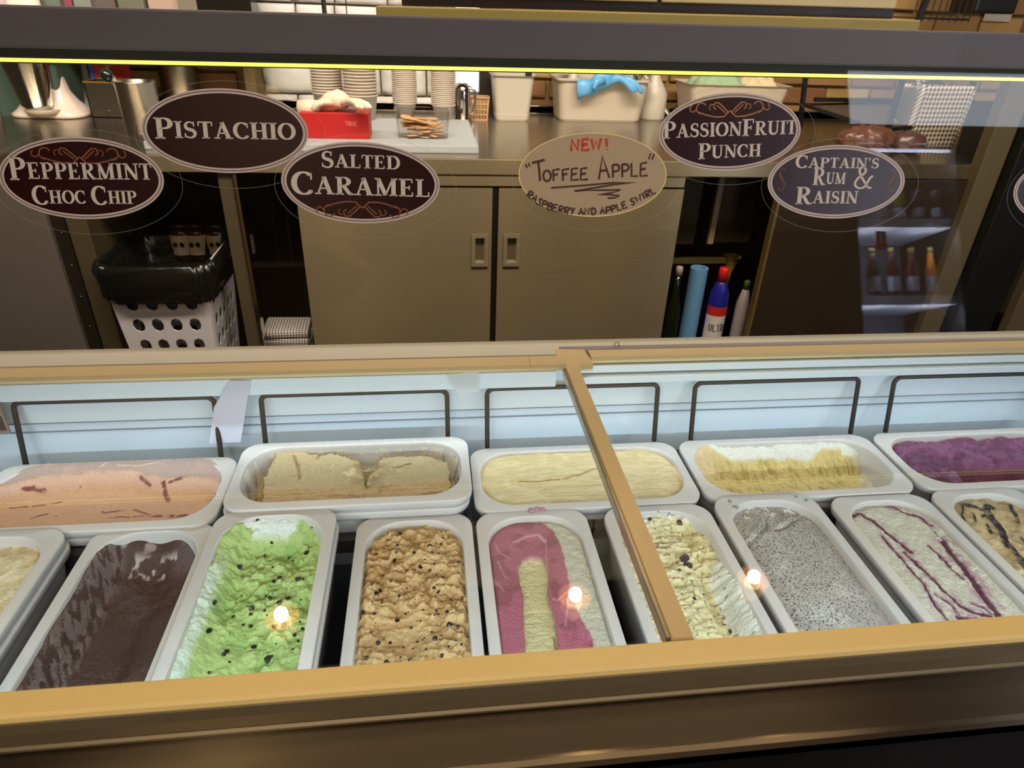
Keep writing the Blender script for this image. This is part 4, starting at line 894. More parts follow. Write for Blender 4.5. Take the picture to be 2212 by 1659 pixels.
prof = [(.93, -.34), (1.0, -.070), (1.03, -.05), (1.10, -.05), (1.10, -.015), (1.13, .03), (1.10, .055), (1.02, .06), (.95, .05), (.90, 0), (.85, -.15)]
for k, (s, z) in enumerate(prof):
    if k == 0: s, z = 1.0, -.075
    L = []
    for i, (x, y) in enumerate(rrect(bw*1.02*s, dpt*1.04*s, .06, 22)):
        a = i/92*2*PI; nz = (math.sin(a*23+k*1.7)*.5+math.sin(a*41+k*2.9)*.35+math.sin(a*11-k)*.5+math.sin(a*67+k*5)*.4)*.009*(1 if 1 < k < 9 else .3)
        L.append(bm.verts.new((x*(1+nz*1.2), y*(1+nz*1.2), bz+z+nz*(1.3 if k in (2, 3) else .8))))
    rings.append(L)
for A_, C_ in zip(rings, rings[1:]):
    for i in range(len(A_)): bm.faces.new((A_[i], A_[(i+1) % len(A_)], C_[(i+1) % len(A_)], C_[i]))
bm.faces.new(rings[-1])
bin_liner = obj('liner', bm, mat('bin_liner', (16, 18, 17), .24, bump=1, bscale=38, spec=.7), bn, smooth=True); bin_liner['label'] = 'black crumpled bin liner folded over the rim'
# cupboard with two flush doors
cb = thing('steel_cupboard', 'stainless cupboard with two flush handled doors below the worktop', 'cupboard', ((x_c0+x_c1)/2, YF, 0))
at_root(cb, 'body', B(x_c0, x_c1, YF+.002, YF+.75, .10, TOPZ), MT['steel'])
at_root(cb, 'plinth', B(x_c0+.03, x_c1-.03, YF+.06, YF+.7, 0, .10), MT['black'])
dz1 = PY(1068, 402, YF)[2]
def flush_handle(cx, parent, side):
    cz = PY(1070, 535, YF)[2]; hw, hh = .030, .060; bm = bmesh.new()
    out = [(-hw, -hh), (hw, -hh), (hw, hh), (-hw, hh)]; inn = [(-hw*.55, -hh*.72), (hw*.55, -hh*.72), (hw*.55, hh*.72), (-hw*.55, hh*.72)]
    lv = [[bm.verts.new((x, y_, z)) for x, z in L] for L, y_ in ((out, 0), (out, -.003), (inn, -.0035), ([(x*.85, z*.92) for x, z in inn], .014))]
    for A_, C_ in zip(lv, lv[1:]):
        for i in range(4): bm.faces.new((A_[i], A_[(i+1) % 4], C_[(i+1) % 4], C_[i]))
    bm.faces.new(lv[-1]); bmesh.ops.recalc_face_normals(bm, faces=bm.faces)
    bmesh.ops.bevel(bm, geom=[e for e in bm.edges], offset=.0018, segments=2, affect='EDGES')
    o = obj('handle', bm, mat('handle_plate', (150, 138, 114), .3, .4), parent); o.location = (cx-cb.location.x*0, YF-.030, cz)
    obj('recess_floor', B(-hw*.42, hw*.42, .0125, .0136, -hh*.62, hh*.62), MT['khaki'], o)
    return o
gz = .011
for nm_, a, b, hx_ in (('door', x_c0+.002, x_gap-gz, xs(1035, YF, 535)), ('door', x_gap+gz, x_c1-.002, xs(1103, YF, 535))):
    # door sheet with a rectangular opening behind the handle plate
    bm = bmesh.new(); cz = PY(1070, 535, YF)[2]; zl, zh = .12, dz1
    hx0, hx1, hz0, hz1 = hx_-.024, hx_+.024, cz-.052, cz+.052
    for q in ((a, hx0, zl, zh), (hx1, b, zl, zh), (hx0, hx1, zl, hz0), (hx0, hx1, hz1, zh)): box(bm, q[0], q[1], YF-.026, YF-.002, q[2], q[3])
    bmesh.ops.remove_doubles(bm, verts=bm.verts, dist=.0005)
    d = at_root(cb, nm_, bm, MT['steel'])
    flush_handle(hx_, d, 1)
at_root(cb, 'door_gap', B(x_gap-gz+.001, x_gap+gz-.001, YF-.012, YF, .12, dz1-.004), MT['black'])
at_root(cb, 'top_rail', B(x_c0, x_c1, YF-.02, YF, dz1+.004, TOPZ+.002, .002), MT['steel'])
# right open bay
rb = thing('open_bay', 'dark open bay under the worktop right of the steel cupboard', 'shelf', ((x_c1+x_f0)/2, YF+.3, 0))
zb_ = PY(1500, 745, YF+.12)[2]-.12
at_root(rb, 'bay_floor', B(x_c1, x_f0, YF, YF+.6, zb_-.02, zb_), MT['blackish']); at_root(rb, 'back_board', B(x_c1, x_f0, YF+.55, YF+.57, 0, TOPZ), MT['black'])
zk = PY(1500, 562, YF+.2)[2]
at_root(rb, 'rail', B(x_c1+.002, xs(1580, YF+.2, 560), YF+.19, YF+.21, zk-.012, zk+.012, .002), mat('olive_rail', (86, 74, 34), .6))
at_root(rb, 'hanging_box', B(xs(1542, YF+.15, 470), xs(1630, YF+.15, 470), YF+.15, YF+.4, PY(1580, 524, YF+.15)[2], TOPZ-.01, .003), MT['brown'], 'brown box hung below the worktop')
at_root(rb, 'box_edge', B(xs(1542, YF+.14, 470)-.010, xs(1542, YF+.14, 470)+.012, YF+.13, YF+.15, PY(1580, 524, YF+.15)[2], TOPZ-.01, .002), mat('cream_edge', (140, 122, 84), .5))
at_root(rb, 'hanging_box', B(x_c1+.004, xs(1508, YF+.15, 470), YF+.15, YF+.4, PY(1480, 528, YF+.15)[2], TOPZ-.01, .003), MT['brown'])
# bottles and roll inside it
YBt = YF+.10
def bottle(name, label, cat, px, pyt, prof, mts, r):
    x = PY(px, 700, YBt)[0]; t = thing(name, label, cat, (x, YBt, zb_)); return t
xr = PY(1500, 640, YBt); zt_ = PY(1513, 578, YBt)[2]-zb_
ro = thing('paper_roll', 'upright pale blue roll standing in the dark bay', 'roll', (xr[0], YBt, zb_))
bm = lathe(bmesh.new(), [(.034, 0), (.034, zt_), (.026, zt_), (.024, zt_-.02)], 24); obj('roll', bm, mat('blue_roll', (92, 138, 178), .6), ro, smooth=False)
xb = PY(1553, 640, YBt-.02); hz = PY(1570, 578, YBt-.02)[2]-zb_
bl = thing('cleaner_bottle', 'dark blue cleaner bottle with red cap and a white label reading ULTRA', 'bottle', (xb[0], YBt-.02, zb_))
obj('bottle_body', lathe(bmesh.new(), [(.036, 0), (.040, .01), (.040, hz*.66), (.037, hz*.78), (.022, hz*.87), (.016, hz*.89)], 28), mat('blue_bottle', (24, 26, 120), .3), bl, smooth=True)
obj('cap', lathe(bmesh.new(), [(.019, hz*.88), (.019, hz*.99), (.016, hz)], 24), mat('red_cap', (190, 20, 26), .4), bl, smooth=True)
def curved(r, z0, z1, a0, a1, n=12):
    bm = bmesh.new(); a = [bm.verts.new((r*math.cos(q), r*math.sin(q), z0)) for q in np.linspace(a0, a1, n)]; b = [bm.verts.new((v.co.x, v.co.y, z1)) for v in a]
    for i in range(n-1): bm.faces.new((a[i], a[i+1], b[i+1], b[i]))
    return bm
lb = obj('white_label', curved(.0406, hz*.24, hz*.62, PI*1.05, PI*1.95), mat('label_white', (196, 188, 184), .6), bl)
obj('red_band', curved(.0409, hz*.60, hz*.68, PI*1.05, PI*1.95), mat('label_red', (176, 28, 26), .5), bl)
bm = bmesh.new(); hand(bm, 'ULTRA', 0, 0, .030, .006)
for v in bm.verts: a = PI*1.5+(v.co.x-.045)/.0412*.75; v.co = Vector((.0412*math.cos(a), .0412*math.sin(a), hz*.46+v.co.y))
obj('lettering', bm, mat('label_ink', (52, 58, 74), .6), lb)
xw = PY(1597, 690, YBt-.02); hw_ = PY(1607, 612, YBt-.02)[2]-zb_
wb_ = thing('white_bottle', 'slim white bottle beside the blue cleaner bottle', 'bottle', (xw[0], YBt-.02, zb_))
obj('bottle_body', lathe(bmesh.new(), [(.024, 0), (.026, .01), (.026, hw_*.78), (.014, hw_*.93), (.010, hw_*.94)], 20), mat('milky_bottle', (150, 140, 140), .5), wb_, smooth=True)
obj('cap', lathe(bmesh.new(), [(.012, hw_*.94), (.012, hw_*1.02), (.009, hw_*1.03)], 16), mat('green_cap', (60, 82, 30), .5), wb_, smooth=True)
xg = PY(1450, 650, YBt+.02); hg = PY(1455, 578, YBt+.02)[2]-zb_
gb = thing('green_bottle', 'dark green bottle with a pale cap at the left of the dark bay', 'bottle', (xg[0]+.012, YBt+.02, zb_))
obj('bottle_body', lathe(bmesh.new(), [(.030, 0), (.033, .01), (.033, hg*.6), (.014, hg*.8), (.012, hg*.93)], 20), mat('green_glass', (14, 26, 12), .15), gb, smooth=True)
obj('cap', lathe(bmesh.new(), [(.014, hg*.93), (.014, hg), (.011, hg*1.01)], 16), mat('pale_cap', (176, 160, 140), .5), gb, smooth=True)
xf_ = PY(1580, 560, YBt+.1); 
fu = thing('funnel', 'yellow plastic funnel behind the blue cleaner bottle', 'funnel', (xf_[0], YBt+.10, zk-.03))
obj('cone', lathe(bmesh.new(), [(.010, -.09), (.012, -.02), (.034, .045), (.036, .047)], 20, cap1=False), mat('yellow_funnel', (156, 134, 58), .5), fu, smooth=True)
# dark cabinet on the right with a bright edge, khaki post, black column
dc = thing('dark_cabinet', 'dark brown laminate cabinet front with a thin brass edge at the right', 'cabinet', ((x_f0+x_f1)/2, YF, 0))
at_root(dc, 'front_panel', B(x_f0+.012, x_f1, YF-.03, YF, .0, TOPZ+.0, .002), MT['brown']); at_root(dc, 'brass_edge', B(x_f0+.002, x_f0+.012, YF-.034, YF, 0, TOPZ, .001), mat('brass_edge', (140, 118, 72), .35, .6))
kp = tag(obj('khaki_post', B(x_f1+.004, x_k1, YF-.06, YF-.01, 0, PY(2130, 185, YF-.06)[2]+.2, .004), MT['khaki']), 'tall khaki post at the right end of the dark cabinet', 'post')
bc = tag(obj('black_column', B(x_k1+.004, x_bk1, YF-.10, YF+.2, 0, PY(2190, 240, YF-.1)[2], .006), MT['black']), 'matt black column right of the khaki post', 'column')
rp = tag(obj('side_panel', B(x_bk1+.05, x_bk1+1.0, YF-.12, YF-.08, 0, PY(2212, 300, YF-.12)[2], .003), mat('brown_panel', (96, 80, 58), .5)), 'brown side panel at the far right of the counter', 'panel')
# striped tub on cabinet (seen below the rum sticker)
q = PY(1730, 480, YF-.02)
# gingham cloths in the left bay
def gingham(name, c1, c2, s):
    m = bpy.data.materials.new(name); m.use_nodes = True; nt = m.node_tree; b = nt.nodes['Principled BSDF']; b.inputs['Roughness'].default_value = .9
    tc = nt.nodes.new('ShaderNodeTexCoord'); sx = nt.nodes.new('ShaderNodeSeparateXYZ'); nt.links.new(tc.outputs['Object'], sx.inputs[0]); outs = []
    ad = nt.nodes.new('ShaderNodeMath'); ad.operation = 'ADD'; nt.links.new(sx.outputs[2], ad.inputs[0]); nt.links.new(sx.outputs[1], ad.inputs[1])
    for src in (sx.outputs[0], ad.outputs[0]):
        a = nt.nodes.new('ShaderNodeMath'); a.operation = 'MULTIPLY'; a.inputs[1].default_value = s; nt.links.new(src, a.inputs[0])
        f = nt.nodes.new('ShaderNodeMath'); f.operation = 'FRACT'; nt.links.new(a.outputs[0], f.inputs[0])
        g = nt.nodes.new('ShaderNodeMath'); g.operation = 'GREATER_THAN'; g.inputs[1].default_value = .5; nt.links.new(f.outputs[0], g.inputs[0]); outs.append(g.outputs[0])
    a = nt.nodes.new('ShaderNodeMath'); a.operation = 'ADD'; nt.links.new(outs[0], a.inputs[0]); nt.links.new(outs[1], a.inputs[1])
    h = nt.nodes.new('ShaderNodeMath'); h.operation = 'MULTIPLY'; h.inputs[1].default_value = .5; nt.links.new(a.outputs[0], h.inputs[0])
    mx = nt.nodes.new('ShaderNodeMix'); mx.data_type = 'RGBA'; mx.inputs['A'].default_value = srgb(*c1); mx.inputs['B'].default_value = srgb(*c2); nt.links.new(h.outputs[0], mx.inputs['Factor']); nt.links.new(mx.outputs['Result'], b.inputs['Base Color']); return m
gng = gingham('gingham_cloth', (214, 204, 196), (34, 26, 26), 95)
gng2 = gingham('gingham_dark', (120, 106, 100), (26, 20, 18), 70)
YC = YF+.12; cx_ = (PY(578, 720, YC)[0]+PY(672, 720, YC)[0])/2; cz0 = PY(625, 698, YC)[2]
st_ = tag(obj('cloth_shelf', B(x_p1+.01, x_c0-.004, YC-.08, YC+.4, cz0-.25, cz0-.225), MT['blackish']), 'low dark shelf holding the folded checked cloths', 'shelf')
for k in range(7):
    z0 = cz0-.225+k*.032; bm = B(-.085, .085, -.07, .07, 0, .030, .012, 3)
    for v in bm.verts: v.co.z += .003*math.sin(v.co.x*60+k); v.co.x *= 1+.02*math.sin(k*5)
    o = obj('folded_cloth', bm, gng if k % 2 == 0 or k > 4 else gng2, None, (cx_+.004*math.sin(k*3), YC, z0), (0, 0, .08*math.sin(k*2.2)), smooth=True)
    tag(o, 'folded checked cloth in the pile left of the steel cupboard, %s from the top' % ('topmost', 'second', 'third', 'fourth', 'fifth', 'sixth', 'seventh')[6-k] if k < 6 else 'topmost folded checked cloth of the pile left of the steel cupboard', 'cloth', 'folded cloths under the counter')

# ------------------------------------------------------------------ things on the worktop
def hz_(px, py, Y): return PY(px, py, Y)[2]-WZ
# paper signs at the far left
def glyphs_on(parent, text, x, z, h, pen, m, y=-.0035):
    bm = bmesh.new(); hand(bm, text, 0, 0, h, pen)
    for v in bm.verts: v.co = Vector((x+v.co.x, y, z+v.co.y))
    return obj('lettering', bm, m, parent)
p = W_(22, 232); sg = thing('sign_holder', 'white printed menu card standing at the far left of the worktop', 'sign', (p[0], p[1], WZ), .05)
wd = PY(47, 200, p[1])[0]-PY(-60, 200, p[1])[0]
obj('card', B(-wd*.75, wd*.30, -.002, .002, 0, .52), mat('menu_card', (214, 202, 208), .6), sg)
obj('foot', B(-wd*.75, wd*.30, -.03, .03, 0, .006, .001), MT['white2'], sg)
ink = mat('print_ink', (50, 40, 46), .7)
glyphs_on(sg, 'VEGAN', -.045, hz_(10, 155, p[1]), .016, .003, ink); glyphs_on(sg, 'AND SPREAD VEGAN', -.075, hz_(10, 188, p[1]), .007, .0014, ink); glyphs_on(sg, 'INGREDIENTS', -.075, hz_(10, 194, p[1]), .007, .0014, ink)
p = W_(75, 214); s2 = thing('framed_card', 'framed card with a red panel behind the milkshake mixer', 'sign', (p[0], p[1]+.05, WZ), -.1)
obj('frame', B(-.08, .07, -.004, .004, 0, .42, .002), mat('card_frame', (120, 110, 108), .5), s2); obj('red_panel', B(-.065, .055, -.006, -.004, .03, .40), mat('dusty_red', (168, 72, 80), .6), s2)
# milkshake mixer
p = W_(112, 252); y0 = p[1]
mx_ = thing('milkshake_mixer', 'milkshake mixer with flared cream base and tall polished steel cup', 'mixer', (p[0], y0, WZ))
sc_ = (PY(192, 235, y0)[0]-PY(35, 235, y0)[0])/2
bm = bmesh.new(); loft(bm, [(sc_*.9, .085, .05, 0), (sc_, .095, .06, .004), (sc_, .095, .06, .014), (sc_*.86, .08, .05, .028), (sc_*.70, .06, .045, .055), (sc_*.56, .045, .04, .09), (sc_*.46, .038, .035, .16), (sc_*.40, .035, .033, .42)], True, True, (0, .03, 0))
obj('base', bm, mat('mixer_cream', (226, 208, 194), .3, coat=.5), mx_, smooth=True)
obj('base_pan', lathe(bmesh.new(), [(.055, .016), (.062, .030), (.060, .034)], 32, (0, -.045, 0)), MT['cream'], mx_, smooth=True)
ht = hz_(80, 120, y0)
obj('steel_cup', lathe(bmesh.new(), [(.044, .034), (.052, .05), (.080, ht), (.083, ht+.03), (.0825, ht+.033), (.078, ht+.03), (.046, .06)], 40, (-.012, -.055, 0), cap1=True), MT['chrome'], mx_, smooth=True)
# storage crate and blue folder behind
p = W_(180, 222); cr = thing('storage_crate', 'dark green translucent storage crate behind the milkshake mixer', 'crate', (p[0]-.02, YW-.30, WZ))
gm = mat('green_crate', (74, 92, 80), .35)
obj('crate_body', loft(bmesh.new(), [(.12, .1, .02, 0), (.14, .12, .02, .19), (.15, .13, .02, .195), (.15, .13, .02, .21)]), gm, cr)
obj('lid', loft(bmesh.new(), [(.15, .13, .02, .212), (.15, .13, .02, .225), (.12, .10, .03, .245)]), mat('green_lid', (100, 118, 104), .3), cr)
p = W_(135, 214); fo = tag(obj('blue_folder', B(-.09, .05, -.04, .04, 0, .32, .006), mat('blue_folder', (62, 62, 128), .5)), 'blue box standing behind the mixer column', 'box'); fo.location = (p[0], p[1]+.33, WZ); fo.location.y = min(fo.location.y, YW-.1)
# cables
p = W_(170, 225); bm = bmesh.new()
for k in range(4):
    pts = [(.10*math.cos(a)+.02*k-.02, .05*math.sin(a)*(1+.2*k), .012+.012*k+.05*abs(math.sin(a*.5+k))) for a in np.linspace(0, 2*PI, 28, endpoint=False)]; tube(bm, pts, .0035, 6, True)
cb_ = tag(obj('power_cable', bm, MT['black'], None, (p[0], p[1], WZ), smooth=True), 'coiled black power cable left of the small steel box', 'cable')
# small steel box
p = W_(240, 255); y0 = p[1]; sb = thing('steel_box', 'square brushed steel box with a gold rim and a latch', 'box', (p[0], y0, WZ))
hw_ = (PY(278, 215, y0)[0]-PY(196, 215, y0)[0])/2; hh = hz_(235, 178, y0)
bm = bmesh.new(); box(bm, -hw_, hw_, 0, .004, 0, hh); box(bm, -hw_, hw_, .11, .114, 0, hh); box(bm, -hw_, -hw_+.004, 0, .114, 0, hh); box(bm, hw_-.004, hw_, 0, .114, 0, hh); box(bm, -hw_, hw_, 0, .114, 0, .004)
obj('box_wall', bm, MT['satin'], sb)
bm = bmesh.new(); box(bm, -hw_, hw_, -.002, .004, hh-.003, hh+.002); box(bm, -hw_, hw_, .110, .116, hh-.003, hh+.002); box(bm, -hw_-.002, -hw_+.004, 0, .114, hh-.003, hh+.002)
obj('gold_rim', bm, mat('gold_rim', (196, 152, 66), .35, .7), sb)
obj('rivet', lathe(bmesh.new(), [(.006, 0), (.004, .003)], 12), MT['chrome'], sb, (0, -.002, hh*.18), (PI/2, 0, 0))
obj('latch', B(hw_-.028, hw_-.006, -.012, -.001, hh*.32, hh*.98, .003), MT['cream'], sb, rot=(0, .22, 0))
kn = obj('knife_handle', B(-.006, .006, .05, .058, .02, hh+.06, .002), MT['dark'], None, (p[0]+.01, y0, WZ)); tag(kn, 'dark flat handle standing in the small steel box', 'utensil')
# steel jug and tool
p = W_(315, 285); y0 = p[1]; jr = (PY(357, 200, y0)[0]-PY(272, 200, y0)[0])/2; jh = hz_(315, 180, y0)
jg_ = thing('steel_jug', 'round brushed steel container behind the pistachio sticker', 'jug', (p[0], y0, WZ))
obj('wall', lathe(bmesh.new(), [(jr*.92, 0), (jr*.95, .005), (jr, jh), (jr*1.04, jh+.004), (jr*1.04, jh+.008), (jr*.98, jh+.006), (jr*.94, .02)], 40), MT['satin'], jg_, smooth=True)
sp = thing('ice_cream_scoop', 'scoop with a black knobbed handle leaning out of the steel container', 'scoop', (p[0]-.03, y0, WZ+.02))
obj('shaft', tube(bmesh.new(), [(0, 0, 0), (-.035, -.01, jh*.98)], .009, 10), MT['cream'], sp); obj('knob', lathe(bmesh.new(), [(.014, 0), (.020, .010), (.020, .030), (.012, .038)], 20), mat('green_black', (24, 36, 32), .2), sp, (-.035, -.012, jh*.95), (0, -.9, 0), smooth=True)
p = W_(380, 240); tl = tag(obj('steel_cylinder', lathe(bmesh.new(), [(.075, 0), (.078, .005), (.078, .46), (.07, .47)], 40), MT['satin'], None, (p[0], p[1]+.12, WZ), smooth=True), 'tall steel cylinder standing behind the steel container', 'canister')
p = W_(318, 215); bk = thing('recipe_book', 'red covered book standing behind the steel container', 'book', (p[0]+.02, YW-.22, WZ), .12)
obj('cover', B(-.07, .07, -.014, .014, 0, .38, .002), mat('book_red', (170, 34, 36), .5), bk); obj('spine_stripe', B(-.074, -.055, -.016, .016, 0, .38), mat('book_blue', (52, 74, 160), .5), bk); obj('emblem', lathe(bmesh.new(), [(.028, 0), (.022, .002)], 16), mat('book_gold', (196, 160, 60), .5), bk, (.01, -.014, .2), (PI/2, 0, 0))
p = W_(250, 215); pc = tag(obj('paper_card', B(-.035, .035, -.002, .002, 0, .44), mat('pale_card', (196, 206, 214), .6), None, (p[0], YW-.16, WZ)), 'pale upright paper card behind the steel box', 'card')
p = W_(470, 235); cbx = tag(obj('upright_post', B(-.022, .022, -.02, .02, 0, 1.1), mat('grey_post', (130, 108, 76), .5), None, (PY(542, 160, YW-.06)[0], YW-.075, WZ)), 'slim grey upright against the brick wall', 'post')

# cutting board, glove box, container with wooden paddles
p0, p1 = W_(300, 330), W_(1036, 330); yb0 = W_(900, 331)[1]; yb1 = W_(960, 272)[1]
bd = obj('chopping_board', B(p0[0], PY(1034, 325, yb0)[0], yb0, yb1, WZ, WZ+.026, .005), mat('board_white', (164, 167, 170), .5)); tag(bd, 'large white plastic chopping board under the glove box', 'chopping board')
bt = WZ+.026
def WB(px, py): return PZ(px, py, bt)
a, b = WB(652, 299), WB(800, 299); y0 = a[1]; bh = PY(800, 246, y0)[2]-bt
gx = thing('glove_box', 'red cardboard box of disposable gloves on the chopping board', 'box', ((a[0]+b[0])/2, y0+.06, bt))
L = (b[0]-a[0])/2; obj('carton', B(-L, L, -.06, .06, 0, bh, .002), mat('carton_red', (176, 26, 26), .5), gx); obj('opening', B(-L*.6, L*.6, -.03, .03, bh, bh+.001), MT['dark'], gx)
glyphs_on(gx, 'TRUE', .035, bh*.52, .014, .002, mat('carton_print', (226, 120, 110), .5), -.0605)
def glove_mesh(seed, spread, drape):
    rnd = random.Random(seed); bm = bmesh.new()
    sv = [(0, 0, 0)]; 
    tube(bm, [(-.05, 0, .012), (-.02, .004, .03), (.0, 0, .038), (.02, -.01, .034)], [.018, .026, .028, .020], 12)
    for k in range(4):
        a = -.9+.55*k; x, y, z = .02, -.012+.008*k, .030; P = [(x-.015, y, z)]; up = .8
        for j in range(6):
            x += .014*math.cos(a)*spread; y += -.010-.004*k*.3; z += up*.007; up -= drape; P.append((x+rnd.uniform(-.002, .002), y, z))
        tube(bm, P, [.012, .0105, .0095, .009, .0088, .0085, .005], 10)
    P = [(-.01, -.012, .03), (-.03, -.03, .034), (-.045, -.04, .026), (-.055, -.048, .012)]; tube(bm, P, [.012, .010, .009, .006], 10)
    tube(bm, [(-.045, 0, .012), (-.075, .004, .010), (-.10, .008, .006)], [.020, .024, .027], 12)
    for v in bm.verts: v.co += Vector((math.sin(v.co.y*130+seed), math.cos(v.co.x*110), math.sin(v.co.x*150+v.co.y*90)))*.0016
    return bm
gl = tag(obj('latex_glove', glove_mesh(3, .9, .35), mat('latex', (226, 202, 178), .5), None, (gx.location.x+.015, gx.location.y-.02, bt+bh-.006), (0, 0, -.2), smooth=True), 'crumpled cream latex glove pulled out on top of the red box', 'glove')
gl.scale = (1.35, 1.1, 1.15)
# paper cups: each cup a thing
CW = mat('cup_white', (206, 190, 174), .55); CR = mat('cup_ring', (150, 112, 84), .6)
def cup_mesh(r0, r1, h, ring, n=26):
    bm = lathe(bmesh.new(), [(r0, 0), (r1, h-.004), (r1+.0048, h-.004), (r1+.0056, h-.0015), (r1+.0020, h), (r1-.001, h-.001), (r0-.001, .006)], n)
    me = bpy.data.meshes.new('paper_cup'); bm.to_mesh(me); bm.free(); me.materials.append(CW); me.materials.append(CR)
    for pl in me.polygons: pl.use_smooth = True
    return me
def speck(r0, r1, h, seed):
    """small printed brown marks on the cup wall"""
    rnd = random.Random(seed); bm = bmesh.new()
    for k in range(9):
        a = PI+rnd.random()*PI; z = h*(.82+.1*rnd.random()); r = r0+(r1-r0)*z/h+.0006; w = rnd.uniform(.05, .16)
        vs = [bm.verts.new(((r+.02*0)*math.cos(q), r*math.sin(q), zz)) for q, zz in ((a, z), (a+w, z), (a+w, z+.004), (a, z+.004))]; bm.faces.new(vs)
    me = bpy.data.meshes.new('printed_mark'); bm.to_mesh(me); bm.free(); me.materials.append(CR); return me
ORD = ['lowest one', 'second', 'third', 'fourth', 'fifth', 'sixth', 'seventh', 'eighth', 'ninth', 'tenth', 'eleventh', 'twelfth', 'thirteenth', 'fourteenth', 'fifteenth', 'sixteenth', 'seventeenth', 'eighteenth', 'nineteenth', 'twentieth', 'twenty-first', 'twenty-second', 'twenty-third', 'twenty-fourth']
def stack(pxc, pxl, pxr, ybase, ytop, Y, step, r_ratio, mark, desc, group, n=None, z0=WZ):
    x = PY(pxc, 200, Y)[0]; r = (PY(pxr, 200, Y)[0]-PY(pxl, 200, Y)[0])/2; h = r*r_ratio
    me = cup_mesh(r*.72, r, h, 1); sm_ = [speck(r*.72, r, h, s) for s in range(4)] if mark else None
    n = n or int((PY(pxc, ytop, Y)[2]-z0-h)/step)+2
    for k in range(n):
        o = bpy.data.objects.new('paper_cup', me); link(o); o.location = (x+random.uniform(-.0012, .0012), Y, z0+k*step)
        tag(o, '%s, %s from the bottom' % (desc, ORD[min(k, 23)]), 'cup', group)
        if mark:
            s = bpy.data.objects.new('printed_mark', sm_[k % 4]); link(s); s.parent = o
stack(708, 676, 741, 240, 135, W_(700, 262)[1], .0105, 1.9, False, 'cream cup in the left stack behind the glove', 'cream cups behind the glove box', 20)
stack(779, 744, 814, 250, 135, W_(779, 272)[1]-.0, .0115, 1.9, False, 'cream cup in the stack right of the glove', 'cream cups behind the glove box', 20)
stack(874, 849, 898, 245, 135, W_(874, 268)[1], .0070, 1.3, True, 'speckled cup, stack left behind clear container', 'speckled cups by the clear container', 24, bt)
stack(957, 933, 981, 250, 135, W_(957, 272)[1], .0070, 1.3, True, 'speckled cup, stack right behind clear container', 'speckled cups by the clear container', 24, bt)
# clear container of wooden spoons
a, b = WB(856, 300), WB(972, 303); y0 = a[1]; L = (b[0]-a[0])/2; ch = PY(910, 240, y0)[2]-bt; ccx = (a[0]+b[0])/2
ct = thing('clear_container', 'clear plastic container of wooden spoons on the chopping board', 'container', (ccx, y0+.055, bt))
bm = loft(bmesh.new(), [(L*.93, .05, .012, .0), (L, .056, .014, ch*.97), (L*1.06, .060, .016, ch*.97), (L*1.06, .060, .016, ch), (L*.98, .054, .014, ch*.99), (L*.90, .047, .012, .004)], True, True)
obj('container_wall', bm, G_CLEAR, ct)
wdm = mat('pale_wood', (206, 160, 112), .7, noise=.12, scale=30)
bm = bmesh.new(); pts = []
for k in range(14): t = k/13; pts.append((t*.072, .0045 if t < .55 else .0045+.0055*math.sin((t-.55)/.45*PI*.9)))
up_ = [bm.verts.new((x-.036, w, .0008)) for x, w in pts]+[bm.verts.new((x-.036, -w, .0008)) for x, w in reversed(pts)]
bm.faces.new(up_); ret = bmesh.ops.extrude_face_region(bm, geom=bm.faces[:]); [setattr(v.co, 'z', -.0008) for v in ret['geom'] if isinstance(v, bmesh.types.BMVert)]
bmesh.ops.recalc_face_normals(bm, faces=bm.faces); sm_me = bpy.data.meshes.new('wooden_spoon'); bm.to_mesh(sm_me); bm.free(); sm_me.materials.append(wdm)
for k in range(26):
    o = bpy.data.objects.new('wooden_spoon', sm_me); link(o); o.scale = (1.3, 1.6, 1.2)
    o.location = (ccx+random.uniform(-L*.35, L*.35), y0+.055+random.uniform(-.032, .02), bt+.008+k*.0021); o.rotation_euler = (random.uniform(-.25, .25), random.uniform(-.2, .2), random.uniform(-.6, .6)+(PI if k % 2 else 0))
    tag(o, 'flat wooden spoon lying among the others in the clear container', 'spoon', 'wooden spoons in the clear container')
# chrome pitcher, wicker basket, white bin, caddy
p = W_(998, 262); y0 = p[1]; r = (PY(1018, 220, y0)[0]-PY(982, 220, y0)[0])/2; h = hz_(998, 178, y0)
pt = thing('chrome_pitcher', 'rounded chrome pitcher left of the little brown basket', 'pitcher', (p[0], y0, WZ))
obj('vessel', lathe(bmesh.new(), [(r*.85, 0), (r, .01), (r*1.02, h*.6), (r*.95, h*.85), (r*.6, h*.98), (r*.2, h)], 32), MT['chrome'], pt, smooth=True)
obj('handle', tube(bmesh.new(), [(r*.8, 0, h*.9), (r*1.5, 0, h*.8), (r*1.6, 0, h*.5), (r*1.3, 0, h*.22), (r*.9, 0, h*.2)], .006, 8), MT['chrome'], pt, smooth=True)
p = W_(1036, 261); y0 = p[1]; L = (PY(1057, 235, y0)[0]-PY(1015, 235, y0)[0])/2; h = hz_(1036, 212, y0)
bs = thing('small_basket', 'little tan plastic basket with square holes left of the white bin', 'basket', (p[0], y0+L, WZ))
bm = bmesh.new()
for s in (1, -1):
    lattice(bm, Vector((0, s*L*.9, 0)), Vector((1, 0, 0)), lambda c: Vector((0, 0, c*h)), L*2, h, .16, 5, 4, 0)
    lattice(bm, Vector((s*L, 0, 0)), Vector((0, 1, 0)), lambda c, s=s: Vector((-s*L*.16*(1-c), 0, c*h)), L*1.8, h, .1, 5, 4, 0)
o = obj('basket_wall', bm, mat('tan_plastic', (172, 132, 92), .6), bs); md = o.modifiers.new('t', 'SOLIDIFY'); md.thickness = .003
